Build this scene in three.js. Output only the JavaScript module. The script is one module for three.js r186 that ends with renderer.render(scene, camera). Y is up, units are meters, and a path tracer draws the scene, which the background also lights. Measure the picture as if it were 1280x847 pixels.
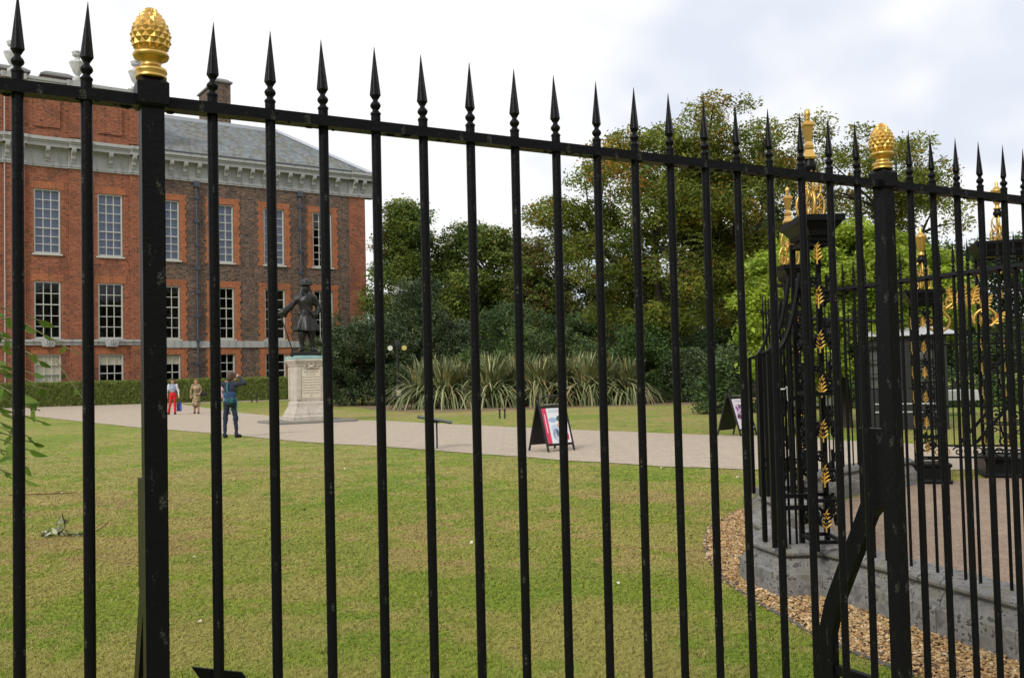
import * as THREE from 'three';
import { mergeGeometries } from 'three/addons/utils/BufferGeometryUtils.js';

// ---------------------------------------------------------------- camera, sky, sun, exposure
const scene = new THREE.Scene();
const camera = new THREE.PerspectiveCamera(39.64, 1024 / 677, 0.1, 2000);
camera.position.set(0, 1.6, 0);
camera.rotation.order = 'YXZ';
camera.rotation.set(0.0367, 0, -0.0231);
const renderer = new THREE.WebGLRenderer({ antialias: true });
renderer.toneMapping = THREE.LinearToneMapping;
renderer.toneMappingExposure = 1.4;
renderer.shadowMap.enabled = true;
const sun = new THREE.DirectionalLight(new THREE.Color(1.0, 0.95, 0.87), 1.5);
sun.position.set(-45, 62, 40);
sun.castShadow = true; sun.shadow.radius = 24;
sun.shadow.mapSize.set(4096, 4096);
Object.assign(sun.shadow.camera, { left: -60, right: 60, top: 60, bottom: -60, near: 1, far: 260 });
sun.target.position.set(0, 0, -35);
scene.add(sun, sun.target);

// ---------------------------------------------------------------- helpers
function rng(seed) { let a = seed >>> 0; return () => { a = (a + 0x6D2B79F5) | 0; let t = Math.imul(a ^ (a >>> 15), 1 | a); t = (t + Math.imul(t ^ (t >>> 7), 61 | t)) ^ t; return ((t ^ (t >>> 14)) >>> 0) / 4294967296; }; }
const hash2 = (x, y, s = 0) => { let h = Math.imul(x | 0, 374761393) + Math.imul(y | 0, 668265263) + Math.imul(s | 0, 982451653); h = Math.imul(h ^ (h >>> 13), 1274126177); return ((h ^ (h >>> 16)) >>> 0) / 4294967296; };
function vnoise(x, y, s = 0, px = 0, py = 0) {
  let xi = Math.floor(x), yi = Math.floor(y); const fx = x - xi, fy = y - yi;
  let x1 = xi + 1, y1 = yi + 1;
  if (px) { xi = ((xi % px) + px) % px; x1 = ((x1 % px) + px) % px; }
  if (py) { yi = ((yi % py) + py) % py; y1 = ((y1 % py) + py) % py; }
  const u = fx * fx * (3 - 2 * fx), v = fy * fy * (3 - 2 * fy);
  const a = hash2(xi, yi, s), b = hash2(x1, yi, s), c = hash2(xi, y1, s), d = hash2(x1, y1, s);
  return a + (b - a) * u + (c - a) * v + (a - b - c + d) * u * v;
}
const fbm = (x, y, o = 4, s = 0) => { let r = 0, a = 0.5, t = 0; for (let i = 0; i < o; i++) { r += a * vnoise(x, y, s + i * 17); t += a; x = x * 2.03 + 5.1; y = y * 2.03 + 1.7; a *= 0.5; } return r / t; };
const clamp = (v, a = 0, b = 1) => Math.min(b, Math.max(a, v));
const sstep = (a, b, v) => { const t = clamp((v - a) / (b - a)); return t * t * (3 - 2 * t); };
const mix = (a, b, t) => a + (b - a) * t;
const mix3 = (a, b, t) => [mix(a[0], b[0], t), mix(a[1], b[1], t), mix(a[2], b[2], t)];
const toS = v => { v = clamp(v); return v <= 0.0031308 ? v * 12.92 * 255 : (1.055 * Math.pow(v, 1 / 2.4) - 0.055) * 255; };
const V = (X, h, Z) => new THREE.Vector3(X, h, -Z);           // X right, h up, Z metres ahead
const lin = (r, g, b) => new THREE.Color().setRGB(r, g, b);
// colour texture of linear colours, repeating every `size` metres
function tex(n, size, fn, m = n) {
  const d = new Uint8Array(n * m * 4);
  for (let j = 0; j < m; j++) for (let i = 0; i < n; i++) { const c = fn(i / n, j / m, i, j); const k = (j * n + i) * 4; d[k] = toS(c[0]); d[k + 1] = toS(c[1]); d[k + 2] = toS(c[2]); d[k + 3] = 255; }
  const t = new THREE.DataTexture(d, n, m); t.colorSpace = THREE.SRGBColorSpace; t.wrapS = t.wrapT = THREE.RepeatWrapping; t.magFilter = THREE.LinearFilter; t.minFilter = THREE.LinearMipmapLinearFilter; t.generateMipmaps = true;
  t.repeat.set(1 / size, 1 / size); t.needsUpdate = true; return t;
}
function bump(n, size, fn, m = n) {
  const d = new Uint8Array(n * m * 4);
  for (let j = 0; j < m; j++) for (let i = 0; i < n; i++) { const v = clamp(fn(i / n, j / m, i, j)) * 255; const k = (j * n + i) * 4; d[k] = d[k + 1] = d[k + 2] = v; d[k + 3] = 255; }
  const t = new THREE.DataTexture(d, n, m); t.wrapS = t.wrapT = THREE.RepeatWrapping; t.magFilter = THREE.LinearFilter; t.repeat.set(1 / size, 1 / size); t.needsUpdate = true; return t;
}
const mat = (r, g, b, rough = 0.8, o = {}) => new THREE.MeshStandardMaterial({ color: lin(r, g, b), roughness: rough, ...o });
const names = {};
const numbered = n => { names[n] = (names[n] ?? -1) + 1; return names[n] ? n + '_' + String(names[n]).padStart(3, '0') : n; };
function shadow(o) { o.traverse(m => { if (m.isMesh) { m.castShadow = m.receiveShadow = true; } }); return o; }
function tag(o, label, category, group, kind) { o.userData = { ...o.userData, label, category }; if (group) o.userData.group = group; if (kind) o.userData.kind = kind; return o; }
function thing(name, label, category, pos, turn = 0, group) { const o = new THREE.Group(); o.name = numbered(name); scene.add(o); if (pos) o.position.copy(pos); o.rotation.y = turn; return tag(o, label, category, group); }
function part(name, geo, m, parent, label) { const o = new THREE.Mesh(geo, m); o.name = name; parent.add(o); if (label) o.userData.label = label; return o; }
function structure(name, geo, m) { const o = new THREE.Mesh(geo, m); o.name = name; o.userData.kind = 'structure'; o.receiveShadow = true; scene.add(o); return o; }
// box-projected uv in metres
function muv(g) {
  if (g.index) g = g.toNonIndexed();
  if (!g.attributes.normal) g.computeVertexNormals();
  const p = g.attributes.position, n = g.attributes.normal, uv = new Float32Array(p.count * 2);
  for (let i = 0; i < p.count; i++) {
    const ax = Math.abs(n.getX(i)), ay = Math.abs(n.getY(i)), az = Math.abs(n.getZ(i)); let u, v;
    if (ay > ax && ay > az) { u = p.getX(i); v = p.getZ(i); } else if (ax > az) { u = p.getZ(i); v = p.getY(i); } else { u = p.getX(i); v = p.getY(i); }
    uv[i * 2] = u; uv[i * 2 + 1] = v;
  }
  g.setAttribute('uv', new THREE.BufferAttribute(uv, 2)); return g;
}
function clean(g) { if (g.index) g = g.toNonIndexed(); for (const k of Object.keys(g.attributes)) if (!['position', 'normal', 'uv', 'color'].includes(k)) g.deleteAttribute(k); if (!g.attributes.uv) g.setAttribute('uv', new THREE.BufferAttribute(new Float32Array(g.attributes.position.count * 2), 2)); return g; }
const merge = a => mergeGeometries(a.map(clean), false);
const bx = (x0, x1, y0, y1, z0, z1) => new THREE.BoxGeometry(x1 - x0, y1 - y0, z1 - z0).translate((x0 + x1) / 2, (y0 + y1) / 2, (z0 + z1) / 2);
const at = (g, x, y, z) => g.translate(x, y, z);
const curve = pts => new THREE.CatmullRomCurve3(pts.map(p => Array.isArray(p) ? new THREE.Vector3(...p) : p));
const tube = (pts, r, n = 24, s = 6) => new THREE.TubeGeometry(curve(pts), n, r, s);
const lathe = (pts, n = 16) => new THREE.LatheGeometry(pts.map(p => new THREE.Vector2(p[0], p[1])), n);
// box whose long axis runs a -> b
function bar(a, b, w, d = w) { const dir = new THREE.Vector3().subVectors(b, a), l = dir.length(); const g = new THREE.BoxGeometry(w, l, d); const q = new THREE.Quaternion().setFromUnitVectors(new THREE.Vector3(0, 1, 0), dir.normalize()); g.applyQuaternion(q); return g.translate((a.x + b.x) / 2, (a.y + b.y) / 2, (a.z + b.z) / 2); }
// prism over a polygon [[x,z]...] with rings [inset, y]
function rings(poly, prof) {
  const n = poly.length; const area = poly.reduce((s, p, i) => { const q = poly[(i + 1) % n]; return s + p[0] * q[1] - q[0] * p[1]; }, 0); if (area < 0) poly = [...poly].reverse();
  const ed = (u, v) => { const l = Math.hypot(v[0] - u[0], v[1] - u[1]); return [-(v[1] - u[1]) / l, (v[0] - u[0]) / l]; };
  const inset = d => poly.map((p, i) => { const m1 = ed(poly[(i + n - 1) % n], p), m2 = ed(p, poly[(i + 1) % n]); const k = d / Math.max(0.3, 1 + m1[0] * m2[0] + m1[1] * m2[1]); return [p[0] + (m1[0] + m2[0]) * k, p[1] + (m1[1] + m2[1]) * k]; });
  const pos = []; const R = prof.map(([d, y]) => inset(d).map(p => [p[0], y, p[1]]));
  for (let j = 0; j + 1 < R.length; j++) for (let i = 0; i < n; i++) { const a = R[j][i], b = R[j][(i + 1) % n], c = R[j + 1][(i + 1) % n], d = R[j + 1][i]; pos.push(...a, ...d, ...c, ...a, ...c, ...b); }
  for (const [r, flip] of [[R[0], 0], [R[R.length - 1], 1]]) { const t = THREE.ShapeUtils.triangulateShape(r.map(p => new THREE.Vector2(p[0], p[2])), []); for (const [a, b, c] of t) flip ? pos.push(...r[a], ...r[c], ...r[b]) : pos.push(...r[a], ...r[b], ...r[c]); }
  const g = new THREE.BufferGeometry(); g.setAttribute('position', new THREE.Float32BufferAttribute(pos, 3)); g.computeVertexNormals(); return muv(g);
}
// flat sheet over a plan polygon [[X,Z]...]
function sheet(poly, y) {
  const t = THREE.ShapeUtils.triangulateShape(poly.map(p => new THREE.Vector2(...p)), []); const pos = [], nor = [], uv = [];
  for (const tri of t) { const [a, b, c] = tri.map(i => poly[i]); const cr = (b[0] - a[0]) * (c[1] - a[1]) - (b[1] - a[1]) * (c[0] - a[0]); for (const p of cr > 0 ? [a, b, c] : [a, c, b]) { pos.push(p[0], y, -p[1]); nor.push(0, 1, 0); uv.push(p[0], p[1]); } }
  const g = new THREE.BufferGeometry(); g.setAttribute('position', new THREE.Float32BufferAttribute(pos, 3)); g.setAttribute('normal', new THREE.Float32BufferAttribute(nor, 3)); g.setAttribute('uv', new THREE.Float32BufferAttribute(uv, 2)); return g;
}
const inside = (poly, x, z) => { let r = false; for (let i = 0, j = poly.length - 1; i < poly.length; j = i++) { const [a, b] = poly[i], [c, d] = poly[j]; if ((b > z) !== (d > z) && x < (c - a) * (z - b) / (d - b) + a) r = !r; } return r; };

// ---------------------------------------------------------------- sky: bright overcast with thin grey-blue gaps
{
  const n = 1024, m = 512, d = new Float32Array(n * m * 4);
  for (let j = 0; j < m; j++) for (let i = 0; i < n; i++) {
    const el = (j + 0.5) / m * Math.PI - Math.PI / 2, az = (i + 0.5) / n * Math.PI * 2 - Math.PI;
    const x = Math.cos(el) * Math.cos(az), y = Math.sin(el), z = Math.cos(el) * Math.sin(az);
    const k = 2.2 / (Math.abs(y) + 0.35);
    const c = 0.6 * fbm(x * k + 54.4, z * k + 20.9, 5, 3) + 0.4 * fbm(x * k * 2.6 + 57.4, z * k * 2.6 + 9, 4, 9);
    const gap = sstep(0.42, 0.66, c) * 0.8;
    const col = mix3([0.74, 0.743, 0.75], [0.51, 0.56, 0.655], gap);
    const g = y < -0.02 ? 0.35 : 1; const q = (j * n + i) * 4;
    d[q] = col[0] * g; d[q + 1] = col[1] * g; d[q + 2] = col[2] * g; d[q + 3] = 1;
  }
  const t = new THREE.DataTexture(d, n, m, THREE.RGBAFormat, THREE.FloatType); t.mapping = THREE.EquirectangularReflectionMapping; t.magFilter = THREE.LinearFilter; t.needsUpdate = true;
  scene.background = t; scene.environment = t;
}

// ---------------------------------------------------------------- ground
const PATH_NEAR = [[-46, 66], [-36, 58.5], [-25.5, 49.2], [-18.1, 39.4], [-12.7, 32.4], [-9.8, 29.3], [-7.6, 26.6], [-6, 24.5], [-4.6, 22.9], [-3.1, 21.6], [-0.7, 18.9], [0.7, 17.3], [2.1, 15.95], [3.1, 15.15], [3.8, 14.75], [4.6, 14.4], [5.4, 14.2], [7, 14.1], [16, 13.6]];
const PATH_FAR = [[16, 14.2], [12, 15.4], [8.5, 18.3], [7.33, 19.7], [5.7, 22.1], [4.3, 23.2], [3.2, 24.4], [2, 25.7], [0.1, 27.9], [-1.2, 29.4], [-4.6, 33.8], [-6.2, 35.2], [-9, 38.5], [-10.9, 41.6], [-12.45, 44.1], [-17.3, 53.6], [-21.5, 62], [-23.5, 66.5], [-15.5, 70.2], [-4, 74], [-4, 75.5], [-20, 71], [-32, 66.6], [-46, 61.5]];
const PATH = [...PATH_NEAR, ...PATH_FAR.slice(0, -1)];
PATH.splice(0, 1, [-46, 62.5]);
const CHIP = [[2.52, 10.6], [1.95, 9.47], [1.74, 8.66], [1.62, 7.94], [1.58, 7.1], [1.63, 6.5], [1.7, 6.05], [1.77, 5.63], [1.88, 5.24], [2.03, 4.86], [2.5, 3.9], [3.3, 2.6], [3.9, 2.8], [2.9, 5], [2.2, 6.8], [2.5, 9.3], [3.4, 10.9]];
const COURT = [[3.05, 3.9], [2.8, 5.0], [2.3, 6.4], [2.05, 7.0], [2.3, 8.2], [2.5, 9.2], [2.95, 9.9], [3.5, 10.8], [4.2, 11.55], [5.4, 12.6], [7.3, 13.3], [16, 13.5], [16, 1.5], [4.2, 1.5]];
const SOIL = [[-6.6, 45], [-5, 42], [-3, 40.6], [0, 41.2], [2.5, 42.3], [5, 43], [7, 42.5], [9.5, 43.5], [9, 60], [-9, 60], [-12, 53], [-9, 52]];
const DIRT = [[7.6, 41], [9, 37.5], [12, 40], [18, 58], [20, 72], [14.5, 72], [10.5, 56], [9.5, 46]];
// worn, parched places of the turf: [x, z, reach x, reach z, amount]
const WORN = [[-2.6, 9.6, 3.6, 1.7, 0.8], [1.2, 11.6, 3.2, 1.2, 0.5], [-6.2, 12.6, 2.8, 1.5, 0.6], [0.4, 8.2, 1.8, 0.8, 0.55], [-4.4, 16.2, 2.6, 1.3, 0.4], [1.5, 39.4, 10, 4, 0.8], [-10, 47, 5, 8, 0.6], [9.5, 36, 4, 5, 0.7], [-5, 39, 3, 3, 0.6], [4.5, 30.5, 3, 1.6, 0.4]];
// how dry the turf is at a place, 0 green .. 1 straw
function dry(x, z) {
  const a = fbm(x * 0.55 + 31, z * 0.5 + 7, 4, 11), b = fbm(x * 1.9 + 3, z * 1.8 + 9, 4, 23), c = vnoise(x * 6, z * 6, 5);
  let v = 0.44 * a + 0.42 * b + 0.14 * c;
  v = sstep(0.43, 0.57, v);
  let q = 0; for (const [cx, cz, rx, rz, w] of WORN) { const d = ((x - cx) / rx) ** 2 + ((z - cz) / rz) ** 2 + (b - 0.5) * 2.4 + (a - 0.5) * 1.6; q = Math.max(q, w * sstep(1.25, 0.45, d)); }
  return clamp(v * 0.66 + q * (0.35 + 0.65 * v));
}
const GREEN = [0.14, 0.215, 0.016], GREEN2 = [0.22, 0.255, 0.03], STRAW = [0.36, 0.275, 0.1], EARTH = [0.17, 0.105, 0.05];
function turf(x, z, fine = 0) {
  const d = dry(x, z); const g = mix3(GREEN, GREEN2, fbm(x * 0.9 + 60, z * 1.3, 3, 41));
  let c = mix3(g, STRAW, d * 0.8); c = mix3(c, EARTH, sstep(0.8, 1, d) * 0.35 * vnoise(x * 2.1, z * 3, 77));
  return c;
}
{
  const n = 2048, S = 64;
  const t = tex(n, S, (u, v, i, j) => { const x = u * S - 32, z = v * S; const f = 0.6 + 0.8 * hash2(i, j, 5); const s = 0.8 + 0.4 * vnoise(i * 0.31, j * 0.31, 3); const c = turf(x, z); const k = f * s * 1.1; return [c[0] * k, c[1] * k, c[2] * k]; });
  const b = bump(512, 2.0, (u, v, i, j) => 0.6 * hash2(i, j, 2) + 0.4 * vnoise(u * 128, v * 128, 4, 128, 128));
  const g = new THREE.PlaneGeometry(900, 900).rotateX(-Math.PI / 2).translate(0, 0, -300); const p = g.attributes.position, uv = g.attributes.uv; for (let i = 0; i < p.count; i++) uv.setXY(i, p.getX(i) + 32, -p.getZ(i));
  structure('lawn', g, new THREE.MeshStandardMaterial({ map: t, bumpMap: b, bumpScale: 0.02, roughness: 1 }));
}
const gravelTex = (base, dark, light, seed) => tex(512, 1.6, (u, v, i, j) => { const a = hash2(i, j, seed), b = hash2(i >> 1, j >> 1, seed + 1), w = fbm(u * 8 + seed, v * 8, 3, seed); let c = mix3(base, b < 0.25 ? dark : light, Math.abs(b - 0.35) * 0.9); const st = hash2(i >> 3, j >> 3, seed + 2), s2 = hash2(i / 5 | 0, j / 5 | 0, seed + 3); const k = 0.62 + 0.3 * a + 0.3 * (w - 0.5) + 0.34 * st + 0.22 * s2; return [c[0] * k, c[1] * k, c[2] * k]; });
const gravelBump = bump(512, 1.6, (u, v, i, j) => hash2(i >> 1, j >> 1, 91) * 0.7 + hash2(i, j, 92) * 0.3);
const mGravel = new THREE.MeshStandardMaterial({ map: gravelTex([0.46, 0.378, 0.288], [0.18, 0.135, 0.1], [0.62, 0.53, 0.43], 7), bumpMap: gravelBump, bumpScale: 0.012, roughness: 1 });
const mCourt = new THREE.MeshStandardMaterial({ map: gravelTex([0.285, 0.2, 0.138], [0.15, 0.1, 0.068], [0.47, 0.37, 0.29], 19), bumpMap: gravelBump, bumpScale: 0.012, roughness: 1 });
const mSoil = new THREE.MeshStandardMaterial({ map: tex(256, 3, (u, v, i, j) => { const k = 0.6 + 0.5 * hash2(i, j, 3) + 0.3 * vnoise(u * 16, v * 16, 2, 16, 16); const dk = vnoise(u * 6, v * 6, 8, 6, 6); return mix3([0.13 * k, 0.09 * k, 0.05 * k], [0.26 * k, 0.18 * k, 0.09 * k], dk); }), roughness: 1 });
const mDirt = new THREE.MeshStandardMaterial({ map: tex(256, 5, (u, v, i, j) => { const k = 0.75 + 0.35 * hash2(i, j, 3) + 0.2 * vnoise(u * 16, v * 16, 2, 16, 16); return mix3([0.26 * k, 0.17 * k, 0.085 * k], [0.24 * k, 0.22 * k, 0.07 * k], vnoise(u * 7, v * 9, 8, 7, 9)); }), roughness: 1 });
const mChipSoil = mat(0.12, 0.075, 0.045, 1);
structure('planting_bed', sheet(SOIL, 0.004), mSoil);
structure('bare_earth_path', sheet(DIRT, 0.008), mDirt);
// worn, uneven edge: resample and jitter the outline
function ragged(poly, step, amp) { const o = []; poly.forEach((p, i) => { const q = poly[(i + 1) % poly.length], L = Math.hypot(q[0] - p[0], q[1] - p[1]), n = Math.max(1, Math.round(L / step)); for (let k = 0; k < n; k++) { const t = k / n, x = mix(p[0], q[0], t), z = mix(p[1], q[1], t), a = amp * (fbm(x * 2.3 + 9, z * 2.3, 3, 33) - 0.5) * 2 + amp * 0.5 * (hash2(i * 97 + k, 3, 8) - 0.5); o.push([x - (q[1] - p[1]) / L * a, z + (q[0] - p[0]) / L * a]); } }); return o; }
structure('gravel_path', sheet(ragged(PATH, 0.22, 0.09), 0.012), mGravel);
structure('chipped_bark_bed', sheet(CHIP, 0.004), mChipSoil);
structure('forecourt_drive', sheet(COURT, 0.008), mCourt);

// ---------------------------------------------------------------- the palace
const TILE = 7.2;
function brickTex(cols, mortar, vary, seed, dark) {
  const W = 1024, nb = 32, nc = 96;
  return tex(W, TILE, (u, v) => {
    const row = Math.floor(v * nc), fy = v * nc - row; let bu = u * nb + (row % 2) * 0.5; const hdr = row % 2; if (hdr) bu = u * nb * 2; const col = Math.floor(bu), fx = bu - col;
    const h = hash2(col % (hdr ? nb * 2 : nb), row, seed), h2 = hash2(col % (hdr ? nb * 2 : nb), row, seed + 5);
    const blot = fbm(u * 9 + seed, v * 9, 3, seed + 9);
    let c = cols[Math.floor(h * cols.length)]; const k = (1 - vary) + 2 * vary * h2; c = [c[0] * k, c[1] * k, c[2] * k];
    if (h2 < dark) c = [c[0] * 0.35, c[1] * 0.4, c[2] * 0.5];
    c = mix3(c, [c[0] * 0.6, c[1] * 0.62, c[2] * 0.68], sstep(0.52, 0.72, blot) * 0.8);
    const mo = fy < 0.16 || fx < (hdr ? 0.1 : 0.05); return mo ? mix3(c, mortar, 0.75) : c;
  });
}
const tBrown = brickTex([[0.12, 0.074, 0.053], [0.148, 0.092, 0.065], [0.095, 0.063, 0.048], [0.18, 0.105, 0.07], [0.08, 0.056, 0.046]], [0.22, 0.17, 0.13], 0.3, 3, 0.16);
const tRed = brickTex([[0.25, 0.075, 0.036], [0.295, 0.092, 0.043], [0.205, 0.062, 0.033], [0.27, 0.1, 0.054]], [0.3, 0.17, 0.11], 0.3, 13, 0.03);
const tOrange = brickTex([[0.32, 0.1, 0.04], [0.37, 0.122, 0.048], [0.27, 0.085, 0.036]], [0.5, 0.24, 0.13], 0.15, 23, 0.02);
const mBrown = new THREE.MeshStandardMaterial({ map: tBrown, roughness: 0.95 }), mRed = new THREE.MeshStandardMaterial({ map: tRed, roughness: 0.95 }), mOrange = new THREE.MeshStandardMaterial({ map: tOrange, roughness: 0.95 });
const tPaint = tex(512, 4, (u, v, i, j) => { const s = fbm(u * 14, v * 3, 3, 6), f = fbm(u * 40, v * 40, 2, 8); const k = 0.86 + 0.2 * (f - 0.5) - 0.22 * sstep(0.55, 0.8, s); return [0.44 * k, 0.445 * k, 0.44 * k]; });
const mPaint = new THREE.MeshStandardMaterial({ map: tPaint, roughness: 0.7 });
const mWhite = mat(0.5, 0.5, 0.455, 0.5), mLead = mat(0.05, 0.06, 0.085, 0.5), mLeadRoll = mat(0.42, 0.45, 0.5, 0.55);
const mUrn = new THREE.MeshStandardMaterial({ map: tex(128, 0.8, (u, v, i, j) => { const k = 0.7 + 0.5 * fbm(u * 12, v * 12, 3, 4); return [0.5 * k, 0.5 * k, 0.5 * k]; }), roughness: 0.9 });
const mSlate = new THREE.MeshStandardMaterial({ map: tex(512, 6, (u, v) => {
  const row = Math.floor(v * 30), cx = u * 20 + (row % 2) * 0.5, col = Math.floor(cx) % 20; const h = hash2(col, row, 71); const mo = fbm(u * 22 + 3 - v * 6, v * 5, 4, 77); const e = (v * 30 - row) < 0.12 ? 0.6 : 1; const k = (0.72 + 0.56 * h) * e;
  return mix3([0.165 * k, 0.185 * k, 0.195 * k], [0.15 * k, 0.15 * k, 0.125 * k], sstep(0.42, 0.66, mo)); }), roughness: 0.75 });
const mGlass = new THREE.MeshPhysicalMaterial({ color: 0xffffff, transmission: 1, thickness: 0, roughness: 0.03, ior: 1.5 });
const mBlindBlue = mat(0.11, 0.145, 0.235, 0.9), mBlindCream = mat(0.55, 0.52, 0.4, 0.9), mFrame = mWhite;
const SC = 1.075;
const palace = thing('palace', 'long brick palace with red brick dressings, white cornice and tall sash windows', 'building', V(-31.415 * SC, 1.6 * (1 - SC), 63.409 * SC), 0.6065);
palace.scale.setScalar(SC);
const RED0 = -16, RED1 = 6.6, END = 23.73, PROJ = 0.3;
const winX = k => k * 4;
// the three window sizes: [bottom, top, rows in upper sash, rows in lower sash]
const ROWS = [[10.42, 14.78, 4, 3], [4.66, 8.52, 2, 3], [0.95, 3.58, 2, 2]];
const WW = 0.81;
function wallPanel(x0, x1, y0, y1, wins, z, depth) {
  const s = new THREE.Shape([[x0, y0], [x1, y0], [x1, y1], [x0, y1]].map(p => new THREE.Vector2(...p)));
  for (const k of wins) for (const [b, t] of ROWS) s.holes.push(new THREE.Path([[winX(k) - WW - 0.02, b - 0.02], [winX(k) - WW - 0.02, t + 0.02], [winX(k) + WW + 0.02, t + 0.02], [winX(k) + WW + 0.02, b - 0.02]].map(p => new THREE.Vector2(...p))));
  return muv(new THREE.ExtrudeGeometry(s, { depth, bevelEnabled: false }).translate(0, 0, z - depth));
}
part('wall', wallPanel(RED1, END - 1.39, 0, 16.3, [2, 3, 4, 5], 0, 0.5), mBrown, palace, 'brown brick wall of the long wing');
part('wall', wallPanel(RED0, RED1, 0, 16.3, [-3, -2, -1, 0, 1], PROJ, 0.8), mRed, palace, 'red brick wall of the projecting centre');
part('wall', muv(bx(END - 1.39, END, 0, 16.3, -0.5, 0.12)), mRed, palace, 'red brick corner pilaster');
part('end_wall', muv(bx(END - 0.5, END - 0.02, 0, 16.3, -13, -0.5)), mBrown, palace);
const mRoom = mat(0.3, 0.27, 0.24, 0.9);
part('back_wall', muv(bx(RED0 - 0.5, END, 0, 18.1, -13.4, -13)), mBrown, palace); part('end_wall', muv(bx(RED0 - 0.5, RED0, 0, 18.1, -13, PROJ)), mRed, palace);
for (const y of [0.3, 4.1, 9.6, 16.0]) part('floor', bx(RED0, END - 0.5, y - 0.2, y, -13, y === 16.0 ? -0.52 : -0.82), mRoom, palace);
for (const x of [-6, 2, 10, 18]) part('partition', bx(x - 0.15, x + 0.15, 0.3, 15.8, -13, -0.83), mRoom, palace);
// pilasters of the red centre
for (const c of [-10, -6, -2, 2, 5.95]) {
  part('pilaster', muv(bx(c - 0.65, c + 0.65, 0, 4.2, PROJ, PROJ + 0.17)), mRed, palace);
  part('pilaster', muv(bx(c - 0.65, c + 0.65, 4.62, 16.3, PROJ, PROJ + 0.17)), mRed, palace);
  part('attic_pilaster', muv(bx(c - 0.62, c + 0.62, 18.5, 22.0, PROJ - 0.05, PROJ + 0.1)), mRed, palace);
}
// attic storey with raised panels, coping and urns
part('attic', muv(bx(RED0, RED1, 18.2, 22.0, -5, PROJ - 0.05)), mRed, palace);
for (const k of [-2, -1, 0, 1]) part('attic_panel', muv(bx(k * 4 - 0.82, k * 4 + 0.82, 19.02, 21.0, PROJ - 0.05, PROJ + 0.05)), tRed && mRed, palace);
part('coping', muv(merge([bx(RED0, RED1 + 0.15, 22.0, 22.16, -5.1, PROJ + 0.12), bx(RED0, RED1 + 0.22, 22.16, 22.36, -5.1, PROJ + 0.2)])), mPaint, palace);
for (const c of [-2, 2, 5.95]) part('coping', muv(bx(c - 0.75, c + 0.75, 22.02, 22.40, PROJ - 0.3, PROJ + 0.34)), mPaint, palace);
const urnG = lathe([[0, 0], [0.34, 0], [0.34, 0.3], [0.2, 0.34], [0.13, 0.42], [0.15, 0.48], [0.13, 0.52], [0.3, 0.75], [0.44, 1.05], [0.5, 1.3], [0.54, 1.36], [0.5, 1.44], [0.36, 1.5], [0.2, 1.62], [0.14, 1.74], [0.16, 1.8], [0.3, 1.86], [0.34, 1.95], [0.28, 2.03], [0.36, 2.1], [0.26, 2.2], [0, 2.32]], 20);
{ const p = urnG.attributes.position; for (let i = 0; i < p.count; i++) { const y = p.getY(i), a = Math.atan2(p.getZ(i), p.getX(i)); const k = y > 0.6 && y < 1.45 ? 1 + 0.07 * Math.sin(a * 5 + Math.sin(y * 9) * 2) : y > 1.8 ? 1 + 0.16 * Math.sin(a * 5 + y * 20) : 1; p.setX(i, p.getX(i) * k); p.setZ(i, p.getZ(i) * k); } urnG.computeVertexNormals(); }
for (const c of [-2.02, 1.98, 5.85]) { const u = part('urn', urnG, mUrn, palace, 'weathered white stone urn on the parapet'); u.position.set(c, 22.4, 0.15); }
// entablature: architrave, frieze and cornice, breaking forward over the pilasters
function entab(x0, x1, z) {
  return muv(merge([bx(x0, x1, 16.3, 16.42, z - 0.5, z + 0.1), bx(x0, x1, 16.42, 16.5, z - 0.5, z + 0.14), bx(x0, x1, 16.5, 17.5, z - 0.5, z + 0.06), bx(x0, x1, 17.5, 17.6, z - 0.5, z + 0.16), bx(x0, x1, 17.6, 17.86, z - 0.5, z + 0.62), bx(x0, x1, 17.86, 17.98, z - 0.5, z + 0.7), bx(x0, x1, 17.98, 18.2, z - 0.5, z + 0.82)]));
}
part('entablature', entab(RED1 + 0.3, END + 0.82, 0), mPaint, palace);
part('entablature', entab(RED0, RED1 + 0.3, PROJ), mPaint, palace);
for (const c of [-10, -6, -2, 2, 5.95]) part('entablature', entab(c - 0.72, c + 0.72, PROJ + 0.17), mPaint, palace);
part('entablature', entab(END - 1.45, END + 0.83, 0.13), mPaint, palace);
part('entablature_return', muv(merge([bx(END - 0.4, END + 0.1, 16.31, 17.6, -12, -0.5), bx(END - 0.4, END + 0.8, 17.6, 18.19, -12, -0.5)])), mPaint, palace);
const brk = (() => { const s = new THREE.Shape(); s.moveTo(0, 17.58); s.lineTo(0.56, 17.58); s.lineTo(0.56, 17.4); s.bezierCurveTo(0.5, 17.2, 0.3, 17.3, 0.22, 17.12); s.bezierCurveTo(0.24, 16.95, 0.16, 16.86, 0.1, 16.84); s.lineTo(0.08, 16.7); s.lineTo(0, 16.7); return clean(new THREE.ExtrudeGeometry(s, { depth: 0.24, bevelEnabled: true, bevelThickness: 0.02, bevelSize: 0.02, bevelSegments: 1 }).translate(0, 0, -0.12).rotateY(-Math.PI / 2)); })();
const br = (x, z) => { const b = part('bracket', brk, mPaint, palace); b.position.set(x, 0, z + 0.06); };
for (let s = 7.2; s < 22; s += 1.0) br(s, 0);
for (const s of [22.72, 23.5]) br(s, 0.13);
for (const c of [-2, 2, 5.95]) { br(c - 0.42, PROJ + 0.17); br(c + 0.42, PROJ + 0.17); }
for (const s of [-4, 0, 4]) br(s, PROJ);
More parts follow.
